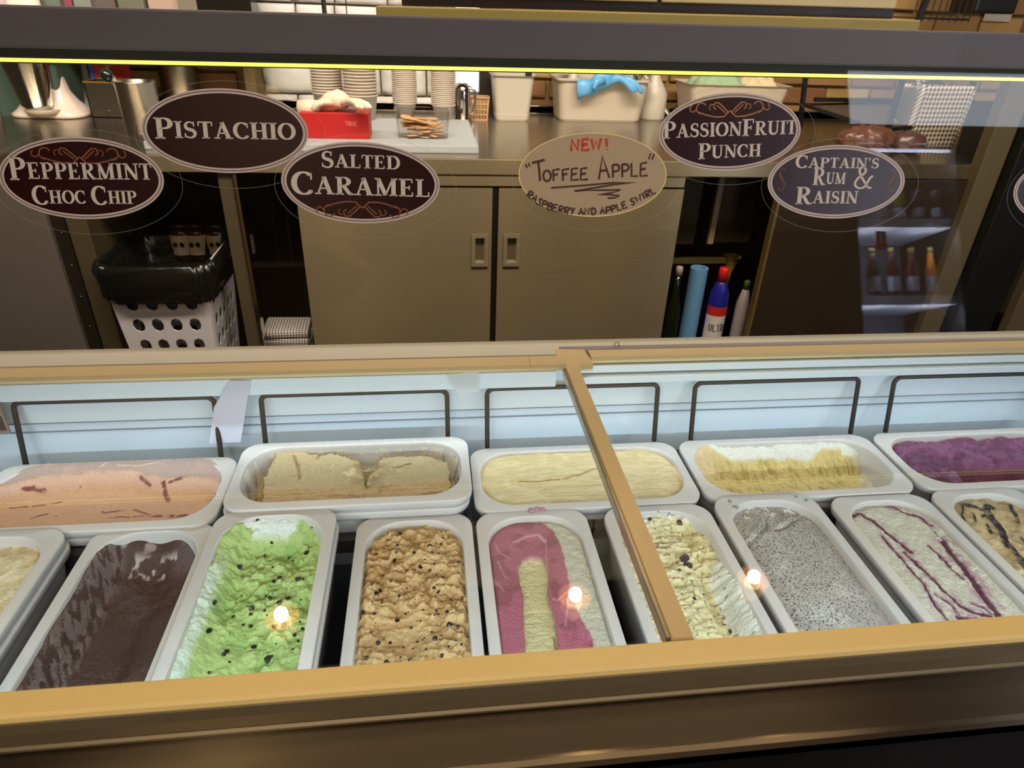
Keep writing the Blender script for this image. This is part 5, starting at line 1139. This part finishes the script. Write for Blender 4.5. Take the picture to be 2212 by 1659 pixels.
obj('basket_base', B(-L*.84, L*.84, -L*.8, L*.8, 0, .004), MATS['tan_plastic'], bs)
tube_rim = [(x, y, h) for x, y in rrect(L*1.03, L*.95, .01, 4)]; obj('rim', tube(bmesh.new(), tube_rim, .003, 6, True), MATS['tan_plastic'], bs)
p = W_(1108, 263); y0 = p[1]; Lt = (PY(1160, 165, y0)[0]-PY(1060, 165, y0)[0])/2; h = hz_(1108, 155, y0)
wbn = thing('white_bin', 'tall white plastic bin with a flared rim standing on the worktop', 'bin', (p[0], y0+.08, WZ))
o = obj('bin_wall', loft(bmesh.new(), [(Lt*.72, Lt*.6, .02, 0), (Lt*.75, Lt*.63, .02, .006), (Lt*.78, Lt*.66, .02, h*.13), (Lt*.76, Lt*.64, .02, h*.135), (Lt*.90, Lt*.78, .022, h*.9), (Lt*.99, Lt*.88, .03, h*.92), (Lt, Lt*.89, .03, h), (Lt*.96, Lt*.85, .03, h), (Lt*.86, Lt*.74, .02, h*.9), (Lt*.70, Lt*.58, .02, .02)]), MT['white2'], wbn)
obj('black_clip', B(Lt*.45, Lt*.75, -Lt*.9, -Lt*.7, h*.92, h+.035, .003), MT['black'], wbn)
p0, p1 = W_(1208, 262), W_(1385, 265); y0 = p0[1]; L = (PY(1397, 180, y0)[0]-PY(1190, 172, y0)[0])/2; h = hz_(1290, 170, y0); cxx = (p0[0]+p1[0])/2
cd_ = thing('white_caddy', 'wide white plastic tub on the worktop with a blue glove over its edge', 'tub', (cxx, y0+.1, WZ))
obj('caddy_wall', loft(bmesh.new(), [(L*.84, .09, .03, 0), (L*.87, .095, .035, .008), (L*.95, .115, .035, h*.93), (L, .125, .035, h*.95), (L, .125, .035, h), (L*.96, .12, .035, h), (L*.92, .11, .03, h*.93), (L*.84, .09, .03, .02)]), MT['cream'], cd_)
gb_ = tag(obj('blue_glove', glove_mesh(11, 1.2, .55), mat('nitrile_blue', (92, 158, 206), .45), None, (PY(1290, 180, y0-.02)[0]+.035, y0-.03, WZ+h-.050), (0, 0, .15), smooth=True), 'crumpled light blue glove hanging over the wide white tub', 'glove'); gb_.scale = (1.25, .9, 1.5)
bm = bmesh.new()
def spray(px, ybase, ytop, wpx, label, Y=None, z0=WZ):
    Y = Y or YW-.14; x = PY(px, 200, Y)[0]; r = (PY(px+wpx/2, 200, Y)[0]-PY(px-wpx/2, 200, Y)[0])/2; h = PY(px, ytop, Y)[2]-z0
    t = thing('spray_bottle', label, 'bottle', (x, Y, z0), 0, 'white spray bottles behind the wide tub')
    obj('bottle_body', lathe(bmesh.new(), [(r*.95, 0), (r, .01), (r, h*.52), (r*.75, h*.66), (r*.35, h*.86), (r*.3, h)], 20), MT['white2'], t, smooth=True)
    obj('trigger_head', B(-r*.9, r*.35, -r*.3, r*.3, h, h+.035, .004), MT['white2'], t); return t
spray(1236, 255, 150, 60, 'white cone shouldered bottle at the left of the wide tub'); spray(1328, 255, 150, 60, 'white cone shouldered bottle behind the middle of the wide tub')
spray(1412, 255, 150, 58, 'white bottle right of the wide tub, behind the tap')
# tap
p = W_(1452, 258); y0 = p[1]; tp_ = thing('tap', 'arched chrome tap with a spray head behind the stickers', 'tap', (p[0], y0, WZ))
q1, q2 = PY(1376, 165, y0), PY(1400, 158, y0); d = lambda q: (q[0]-p[0], 0, q[2]-WZ)
P = [(0, 0, 0), d(PY(1440, 240, y0)), d(PY(1420, 200, y0)), d(PY(1403, 172, y0)), d(PY(1392, 160, y0)), d(PY(1380, 158, y0))]
obj('pipe', tube(bmesh.new(), P, .011, 14), MT['chrome'], tp_, smooth=True); obj('spray_head', lathe(bmesh.new(), [(.014, -.02), (.018, 0), (.016, .02)], 16), MT['chrome'], tp_, d(q1), smooth=True); obj('flange', lathe(bmesh.new(), [(.026, 0), (.024, .012)], 20), MT['chrome'], tp_)
p = W_(1460, 245); gj = tag(obj('glass_jar', lathe(bmesh.new(), [(.035, 0), (.045, .01), (.045, .10), (.03, .125), (.03, .14)], 28), G_CLEAR, None, (p[0]+.02, p[1]+.03, WZ), smooth=True), 'round clear glass jar beside the tap', 'jar')
# tub of cloths
Y_ = YW-.22; a, b = PY(1468, 190, Y_)[0], PY(1685, 200, Y_)[0]; h = PY(1560, 178, Y_)[2]-WZ; L = (b-a)/2
tb = thing('cloth_tub', 'white tub heaped with cleaning cloths behind the passionfruit sticker', 'tub', ((a+b)/2, Y_, WZ)); obj('tub_wall', loft(bmesh.new(), [(L*.8, .1, .03, 0), (L*.95, .12, .03, h*.95), (L, .13, .03, h), (L*.93, .12, .03, h*.98), (L*.8, .1, .03, .02)]), MT['cream'], tb)
def cloth(name, label, col, cx, w, z, sd, cat='cloth'):
    bm = bmesh.new(); bmesh.ops.create_grid(bm, x_segments=26, y_segments=18, size=1)
    for v in bm.verts:
        u, s = v.co.x, v.co.y; r = max(abs(u), abs(s)); v.co = Vector((u*w, s*.10, .055*(1-r**3)+.012*math.sin(u*9+sd)*math.cos(s*7+sd)+.007*math.sin(u*21+s*13+sd)-.02*r))
    o = obj(name, bm, mat(name+'_fabric', col, .9, bump=.3, bscale=150), None, (cx, Y_, z), smooth=True); md = o.modifiers.new('t', 'SOLIDIFY'); md.thickness = .006
    return tag(o, label, cat)
cloth('green_cloth', 'pale green cleaning cloth in the white tub', (146, 168, 134), (a+b)/2-L*.30, L*.55, WZ+h-.015, 1); cloth('cream_cloth', 'cream cleaning cloth at the right of the white tub', (206, 186, 146), (a+b)/2+L*.45, L*.45, WZ+h-.02, 4)
pk = PY(1565, 165, Y_); pb = tag(obj('pink_sponge', B(-.05, .05, -.03, .03, 0, .05, .012, 3), mat('pink_sponge', (168, 52, 72), .8), None, (pk[0], Y_, WZ+h+.03)), 'dark pink sponge on top of the cleaning cloths', 'sponge')
# right end: wire rack, checked cloth basket, wrapped loaf
Y0, Y1 = YF+.28, YF+.95
rk = thing('wire_rack', 'black metal rack with a slanted mesh shelf at the right of the worktop', 'rack', (PY(1850, 250, Y0)[0], Y0, WZ))
def rel(px, py, Y): q = PY(px, py, Y); return (q[0]-rk.location.x, q[1]-rk.location.y, q[2]-rk.location.z)
def fl(px, Y): q = PY(px, 300, Y); return (q[0]-rk.location.x, q[1]-rk.location.y, .0)
bars = [(rel(1745, 120, Y0+.5), fl(1722, Y0+.5)), (rel(1965, 120, Y0), fl(1912, Y0)), (rel(2110, 120, Y0+.3), fl(2085, Y0+.3)), (rel(1760, 215, Y0+.45), rel(1990, 218, Y0+.45))]
for a, b in bars: obj('frame_bar', tube(bmesh.new(), [a, b], .012, 4), MT['black'], rk)
g00, g10, g01, g11 = [Vector(v) for v in (rel(1740, 228, Y0+.45), rel(1905, 282, Y0+.02), rel(1905, 222, Y0+.5), rel(2075, 262, Y0+.05))]
for a, b in ((g00, g10), (g00, g01), (g01, g11), (g10, g11)): obj('frame_bar', tube(bmesh.new(), [a, b], .009, 4), MT['black'], rk)
bm = bmesh.new(); wn = 22
for k in range(1, wn):
    t = k/wn; tube(bm, [g00.lerp(g01, t), g10.lerp(g11, t)], .0022, 4); tube(bm, [g00.lerp(g10, t), g01.lerp(g11, t)], .0022, 4)
o = obj('mesh_shelf', bm, mat('wire_grey', (120, 104, 88), .4, .5), rk); o['kind'] = 'stuff'
YG = YF+.32; a, b = PY(1965, 250, YG)[0], PY(2085, 250, YG)[0]; zt = PY(2020, 190, YG)[2]; zb = WZ
bm = bmesh.new(); n = 40; L = (b-a)/2; rr = []
for j in range(12):
    t = j/11; row = []
    for i, (x, y) in enumerate(rrect(L*(.92+.08*t), .09*(.92+.08*t), .03, 9)): fz = .012*math.sin(i*.9)*t; row.append(bm.verts.new((x*(1+.02*math.sin(i*1.3)), y*(1+.03*math.sin(i*1.7)), (zt-zb)*t+fz)))
    rr.append(row)
for A_, C_ in zip(rr, rr[1:]):
    for i in range(len(A_)): bm.faces.new((A_[i], A_[(i+1) % len(A_)], C_[(i+1) % len(A_)], C_[i]))
bm.faces.new(rr[-1]); bm.faces.new(rr[0][::-1])
gbk = thing('checked_bag', 'black and white checked cloth bag standing upright on the right of the worktop', 'bag', ((a+b)/2, YG+.06, WZ))
obj('bag_body', bm, gingham('gingham_bag', (206, 190, 172), (40, 30, 26), 62), gbk, smooth=True)
bm = bmesh.new(); strip(bm, [(-L*.95, 0), (-L*1.12, .05), (-L*1.02, .085), (-L*.86, .03)], .016)
for v in bm.verts: v.co = Vector((v.co.x, -.06+(v.co.z), (zt-zb)+v.co.y-.01))
o = obj('tie', bm, MATS.get('x') or gng, gbk); md = o.modifiers.new('t', 'SOLIDIFY'); md.thickness = .004
YL = YF+.16; q = PY(1905, 318, YL)
bm = bmesh.new(); bmesh.ops.create_icosphere(bm, subdivisions=4, radius=1)
for v in bm.verts: c = v.co.copy(); nz = 1+.10*math.sin(c.x*9)*math.cos(c.y*8)+.06*math.sin(c.x*23+c.z*19); v.co = Vector((c.x*.11*nz, c.y*.06*nz, c.z*.05*nz+.045))
tag(obj('wrapped_loaf', bm, mat('loaf_wrap', (100, 66, 52), .3, noise=.35, scale=25), None, (q[0]-.05, YL+.03, WZ), smooth=True), 'plastic wrapped reddish brown loaf below the wire rack', 'food')
bm = bmesh.new(); bmesh.ops.create_icosphere(bm, subdivisions=3, radius=1)
for v in bm.verts: c = v.co.copy(); nz = 1+.12*math.sin(c.x*7+2)*math.cos(c.y*9); v.co = Vector((c.x*.07*nz, c.y*.05*nz, c.z*.04*nz+.036))
tag(obj('wrapped_loaf', bm, mat('loaf_wrap2', (84, 58, 52), .3, noise=.35, scale=25), None, (PY(1935, 320, YL)[0]+.07, YL+.04, WZ), smooth=True), 'smaller wrapped loaf left of the checked bag foot', 'food')

# ------------------------------------------------------------------ above the beam: menu boards, shelf, clutter
YM = 1.32
qa, qb, qc = PY(868, 13, YM), PY(1420, 27, YM), PY(1928, 41, YM); SLP = -math.atan2(qc[2]-qa[2], qc[0]-qa[0])
mb = thing('menu_board', 'dark framed double board with two plain cream panels above the beam', 'sign', tuple(qb)); mb.rotation_euler = (0, SLP, 0)
a, b = -math.hypot(qb[0]-qa[0], qb[2]-qa[2]), math.hypot(qc[0]-qb[0], qc[2]-qb[2])
obj('frame', B(a, b, 0, .03, 0, .40, .002), mat('board_frame', (38, 26, 26), .5), mb)
pm = mat('board_cream', (204, 186, 140), .5)
for x0, x1 in ((a+.006, -.004), (.004, b-.004)): obj('panel', B(x0, x1, -.006, .001, .016, .39, .002), pm, mb)
for x in (a+.1, b-.1): obj('hanging_rod', tube(bmesh.new(), [(x, .015, .39), (x, .015, ZC-qb[2]-.02)], .005, 8), MT['black'], mb)
sl_ = thing('display_shelf', 'thin yellowish shelf board just under the menu board', 'shelf', (qb[0], YM, qb[2]-.001)); sl_.rotation_euler = (0, SLP, 0)
obj('board', B(PY(812, 22, YM-.03)[0]-qb[0], PY(1988, 50, YM-.03)[0]-qb[0], -.03, .06, -.034, 0, .002), mat('shelf_yellow', (168, 150, 82), .5), sl_)
ZS = 1.40
wsf = tag(obj('wall_shelf', B(PY(-100, 60, YW-.2)[0], PY(556, 60, YW-.2)[0], YW-.42, YW-.03, ZS-.025, ZS, .002), MT['blackish']), 'dark wall shelf hidden behind the beam, carrying tall boxes', 'shelf')
def upright(name, label, cat, pxl, pxr, Y, col, pyb=235, top=None, rough=.6, d=.02, rz=0):
    a, b = PY(pxl, 15, Y)[0], PY(pxr, 15, Y)[0]; h = 1.66-ZS if top is None else top
    o = obj(name, B(-(b-a)/2, (b-a)/2, -d, d, 0, h, min(.004, d*.4)), mat(name+'_'+str(pxl), col, rough), None, ((a+b)/2, Y, ZS), (0, 0, rz)); return tag(o, label, cat)
upright('menu_card', 'pale pink tall card at the top left corner beyond the beam', 'card', -60, 88, YW-.35, (206, 186, 190), d=.004)
upright('foil_bag', 'grey green foil bag behind the beam near the left', 'bag', 92, 140, YW-.28, (96, 106, 92), d=.03)
upright('tea_box', 'muted red tall box behind the beam near the left', 'box', 143, 165, YW-.25, (130, 66, 70), d=.03)
upright('tea_box', 'sage grey tall box between the muted red and brown ones', 'box', 168, 205, YW-.25, (122, 126, 116), d=.03)
upright('tea_box', 'brown tall box right of the sage grey one', 'box', 208, 256, YW-.22, (92, 78, 72), d=.03)
upright('display_stand', 'olive grey display stand behind the beam', 'stand', 262, 318, YW-.2, (98, 98, 80), d=.03)
upright('leaflet', 'beige pink leaflet behind the beam', 'leaflet', 322, 388, YW-.2, (166, 138, 122), d=.004)
upright('metal_caddy', 'grey metal caddy behind the beam', 'caddy', 392, 432, YW-.2, (118, 108, 96), d=.04, rough=.3)
upright('dark_display', 'black glazed display case left of the white stone', 'display case', 436, 550, YW-.18, (26, 22, 18), d=.06, rough=.2)
for px in (700, 748): tag(obj('black_rod' if px == 700 else 'thin_wire', tube(bmesh.new(), [(0, 0, 0), (0, 0, ZC-1.44)], .009 if px == 700 else .0022, 8), MT['black'], None, (PY(px, 15, YW-.4)[0], YW-.4, 1.44)), 'black rod hanging in front of the white stone' if px == 700 else 'thin dark wire hanging in front of the white stone', 'rod')
# frosted panel + black thing on the right top
bq_ = PY(1000, 170, YW-.12); wn_ = obj('window_2', B(PY(985, 170, YW-.05)[0], PY(1034, 170, YW-.05)[0], YW-.06, YW-.05, WZ+.09, WZ+.62), mat('pale_daylight_pane', (206, 216, 232), .4, emit=.75)); struct(wn_)
Yr = YF+.35
br = tag(obj('black_speaker', B(-.09, .09, -.08, .08, 0, .5, .01), MT['black'], None, (PY(2120, 20, Yr+.3)[0], Yr+.3, 1.5)), 'black box mounted at the top right above the beam', 'box')
br.location.z = 1.555
obj('bracket', tube(bmesh.new(), [(0, 0, .45), (0, 0, ZC-1.555)], .012, 8), MT['black'], br)
wr = thing('wire_basket', 'black wire basket hanging left of the black box at the top right', 'basket', (PY(2040, 30, Yr)[0], Yr, 1.50))
bm = bmesh.new(); L = (PY(2110, 30, Yr)[0]-PY(1995, 30, Yr)[0])/2
for k in range(9): x = -L+2*L*k/8; tube(bm, [(x, 0, .02), (x, 0, .35)], .0022, 5)
for z in (.03, .10, .2, .35): tube(bm, [(-L, 0, z), (L, 0, z)], .004, 5)
for k in range(5): x = -L+2*L*k/4; tube(bm, [(x, 0, .03), (x, .2, .03)], .0022, 5)
obj('wires', bm, MT['black'], wr); obj('slanted_bar', tube(bmesh.new(), [(-L*1.0, -.01, .01), (-L*.45, -.01, .36)], .012, 4), MT['black'], wr)
obj('hanging_rod', tube(bmesh.new(), [(0, 0, .35), (0, 0, ZC-1.5)], .004, 6), MT['black'], wr)
pp = tag(obj('paper_notice', B(-.07, .07, -.001, .001, 0, .3), mat('notice', (170, 158, 146), .7), None, (PY(2185, 20, YW-.1)[0], YW-.03, 1.53)), 'white paper notice pinned on the wall at the top right', 'notice')

# ------------------------------------------------------------------ strips of paper in the well, price cards
a = PY(510, 822, .962); b = PY(462, 955, .962)
bm = bmesh.new(); vs = [bm.verts.new(PY(x, y, .9555)) for x, y in ((497, 822), (541, 822), (520, 955), (452, 958), (462, 880), (486, 840))]; bm.faces.new(vs)
o = obj('paper_strip', bm, mat('paper_strip', (226, 226, 240), .6, alpha=.75)); md = o.modifiers.new('t', 'SOLIDIFY'); md.thickness = .0004; tag(o, 'white paper strip taped over the right leg of the leftmost hoop', 'paper')
bm = bmesh.new(); vs = [bm.verts.new(PY(x, y, .9555)) for x, y in ((965, 808), (1035, 803), (1035, 846), (988, 848), (975, 830))]; bm.faces.new(vs)
o = obj('tape_piece', bm, mat('tape_piece', (232, 236, 240), .4, alpha=.6)); md = o.modifiers.new('t', 'SOLIDIFY'); md.thickness = .0004; tag(o, 'small piece of clear tape on the white lining', 'tape')
q0, q1 = PY(-60, 862, .955), PY(24, 935, .955)
pcard = thing('price_card', 'brown price card in the well at the left edge', 'card', (q1[0]-.05, .955, q1[2]))
obj('card', B(-.05, .05, -.001, .001, 0, q0[2]-q1[2]), mat('card_cream', (150, 132, 120), .6), pcard)
for z0, z1 in ((.60, .98), (.10, .50)): obj('brown_field', B(-.05, .046, -.002, -.001, (q0[2]-q1[2])*z0, (q0[2]-q1[2])*z1), mat('card_brown', (84, 62, 58), .6), pcard)
glyphs_on(pcard, 'O', .030, (q0[2]-q1[2])*.68, .009, .0018, inkw, -.0025); glyphs_on(pcard, '2', .030, (q0[2]-q1[2])*.18, .009, .0018, inkw, -.0025)

# ------------------------------------------------------------------ pendant lamps over the aisle (mirrored in the lids)
shade = mat('lamp_shade', (226, 176, 110), .4, emit=1.6); bulb = mat('lamp_bulb', (255, 222, 160), .5, emit=10)
def pendant(x, y, z, label, power=9):
    t = thing('pendant_lamp', label, 'lamp', (x, y, z), 0, 'small pendant lamps over the counter')
    obj('shade', lathe(bmesh.new(), [(.052, -.004), (.054, 0), (.040, .05), (.018, .085), (.016, .083), (.038, .048), (.050, 0)], 28, cap0=False, cap1=False), shade, t, smooth=True)
    obj('bulb', lathe(bmesh.new(), [(.006, .002), (.022, .006), (.026, .020), (.020, .04), (.010, .06)], 20), bulb, t, smooth=True)
    obj('cord', tube(bmesh.new(), [(0, 0, .08), (0, 0, ZC-z)], .003, 6), MT['black'], t)
    l = bpy.data.lights.new('pendant_light', 'SPOT'); l.energy = power; l.color = (1, .76, .46); l.shadow_soft_size = .02; l.spot_size = math.radians(150); l.spot_blend = .6
    o = bpy.data.objects.new('pendant_light', l); link(o); o.parent = t; o.location = (0, 0, -.01)
for px, py, lb in ((608, 1330, 'leftmost of the three small lamps over the aisle'), (1242, 1287, 'middle of the three small lamps over the aisle'), (1630, 1240, 'rightmost of the three small lamps over the aisle')):
    g = PZ(px, py, 1.0165); d_ = g-EYE; k = (2.12-1.0165)/-d_[2]; pendant(g[0]+d_[0]*k, g[1]+d_[1]*k, 2.12, lb, 7)

# ------------------------------------------------------------------ customer side: the drinks fridge mirrored in the guard
YFd = -1.0
def mx(px, py, Yv=None): q = MR(px, py, YFd if Yv is None else Yv); return q[0], q[2]
fx0, fx1 = 2.19, 2.76; ftop = 2.30
zA, zB = 1.835, 1.426
df = thing('drinks_fridge', 'glass fronted drinks fridge on the customer side, mirrored in the guard', 'fridge', ((fx0+fx1)/2, YFd-.25, 0))
L = (fx1-fx0)/2; bm = bmesh.new()
for q in ((-L-.03, -L, -.25, .25, .05, ftop), (L, L+.05, -.25, .25, .05, ftop), (-L, L, -.25, -.22, .05, ftop), (-L, L, -.25, .25, ftop-.08, ftop), (-L, L, -.25, .25, .0, .08)): box(bm, *q)
obj('case', bm, MT['black'], df); obj('lamp_strip', B(-L, L, .20, .215, ftop-.110, ftop-.098), mat('fridge_lamp', (210, 220, 255), .5, emit=12), df)
obj('inner_back', B(-L, L, -.21, -.20, .08, ftop-.08), mat('fridge_liner', (70, 76, 92), .6), df)
obj('glass_door', B(-L, L, .235, .242, .08, ftop-.08), G_CLEAR, df)
lbx = thing('light_box', 'plain pale blue light box over the drinks fridge, mirrored in the guard', 'light box', (3.0, YFd-.12, 2.325))
obj('lit_panel', B(-.81, .9, .10, .12, 0, .62), mat('light_box_panel', (196, 206, 222), .5, emit=6.0), lbx); obj('case', B(-.81, .9, -.12, .10, 0, .62), MT['black'], lbx)
for x in (-.6, .7): obj('hanging_rod', B(x-.01, x+.01, -.01, .01, .62, ZC-2.325), MT['black'], lbx)
shm = mat('fridge_shelf', (190, 196, 214), .5)
for z in (zA, zB, zB-(zA-zB)): obj('shelf', B(-L+.004, L-.004, -.19, .21, z-.05, z-.002, .002), shm, df)
for fz in (ftop-.16, zA-.12, zB-.12):
    for fx in (-L*.55, L*.55):
        l = bpy.data.lights.new('fridge_light', 'POINT'); l.shadow_soft_size = 0; l.energy = 13; l.color = (.80, .86, 1); o = bpy.data.objects.new('fridge_light', l); link(o); o.parent = df; o.location = (fx, .20, fz)
def drink(x, y, z, r, h, col, neck, cap, label, group):
    t = thing('drink_bottle', label, 'bottle', (x, y, z), 0, group)
    m = mat('drink_%d_%d_%d' % col, col, .15, coat=.5); pr = [(r*.9, 0), (r, .005), (r, h*.55), (r*.42, h*.80), (r*.38, h*.94)] if neck else [(r*.9, 0), (r, .005), (r, h*.92), (r*.86, h)]
    obj('bottle_body', lathe(bmesh.new(), pr, 20), m, t, smooth=True)
    obj('cap', lathe(bmesh.new(), [(r*.46 if neck else r*.8, h*(.93 if neck else .99)), (r*.44 if neck else r*.8, h*1.02)], 16), mat('cap_%d' % cap[0], cap, .4), t, smooth=True)
    obj('paper_label', curved(r*1.02, h*.12, h*.42, -PI*.0, PI*1.0), mat('drink_label', (186, 190, 214), .5), t)
top = [(120, 128, 40), (126, 132, 44), (60, 46, 70), (70, 50, 60), (120, 126, 150)]
nm5 = ['leftmost', 'second', 'third', 'fourth', 'rightmost']
for k, c in enumerate(top): x, _ = mx(1903+k*40, 440, YFd-.09); drink(x, YFd-.09, zA-.002, .030, .16, c, False, (150, 150, 80) if k < 2 else (60, 60, 90), '%s short drink bottle on the upper fridge shelf' % nm5[k], 'short bottles on the upper fridge shelf')
low = [(60, 40, 44), (74, 34, 34), (84, 34, 36), (176, 104, 40)]
for k, c in enumerate(low): x, _ = mx(1888+k*42, 600, YFd-.09); drink(x, YFd-.09, zB-.002, .030, .26, c, True, (150, 150, 170), '%s tall drink bottle on the lower fridge shelf' % ['leftmost', 'second', 'third', 'amber'][k], 'tall bottles on the lower fridge shelf')
rx, rz_ = mx(1906, 520)
rs = thing('red_notice', 'small red notice with a white figure on the drinks fridge glass', 'sign', (rx, YFd-.004, rz_-.045)); obj('plate', B(-.028, .028, 0, .002, 0, .095), mat('notice_red', (196, 24, 44), .5, emit=.25), rs); obj('figure', B(-.008, .008, .002, .003, .03, .085, .0005), mat('notice_white', (232, 226, 222), .5, emit=.25), rs); obj('caption', B(-.018, .018, .002, .003, .012, .016), MATS['notice_white'], rs)
pendant(-.71, -1.0, 2.35, 'pendant lamp hanging on the customer side behind the viewer', 30)
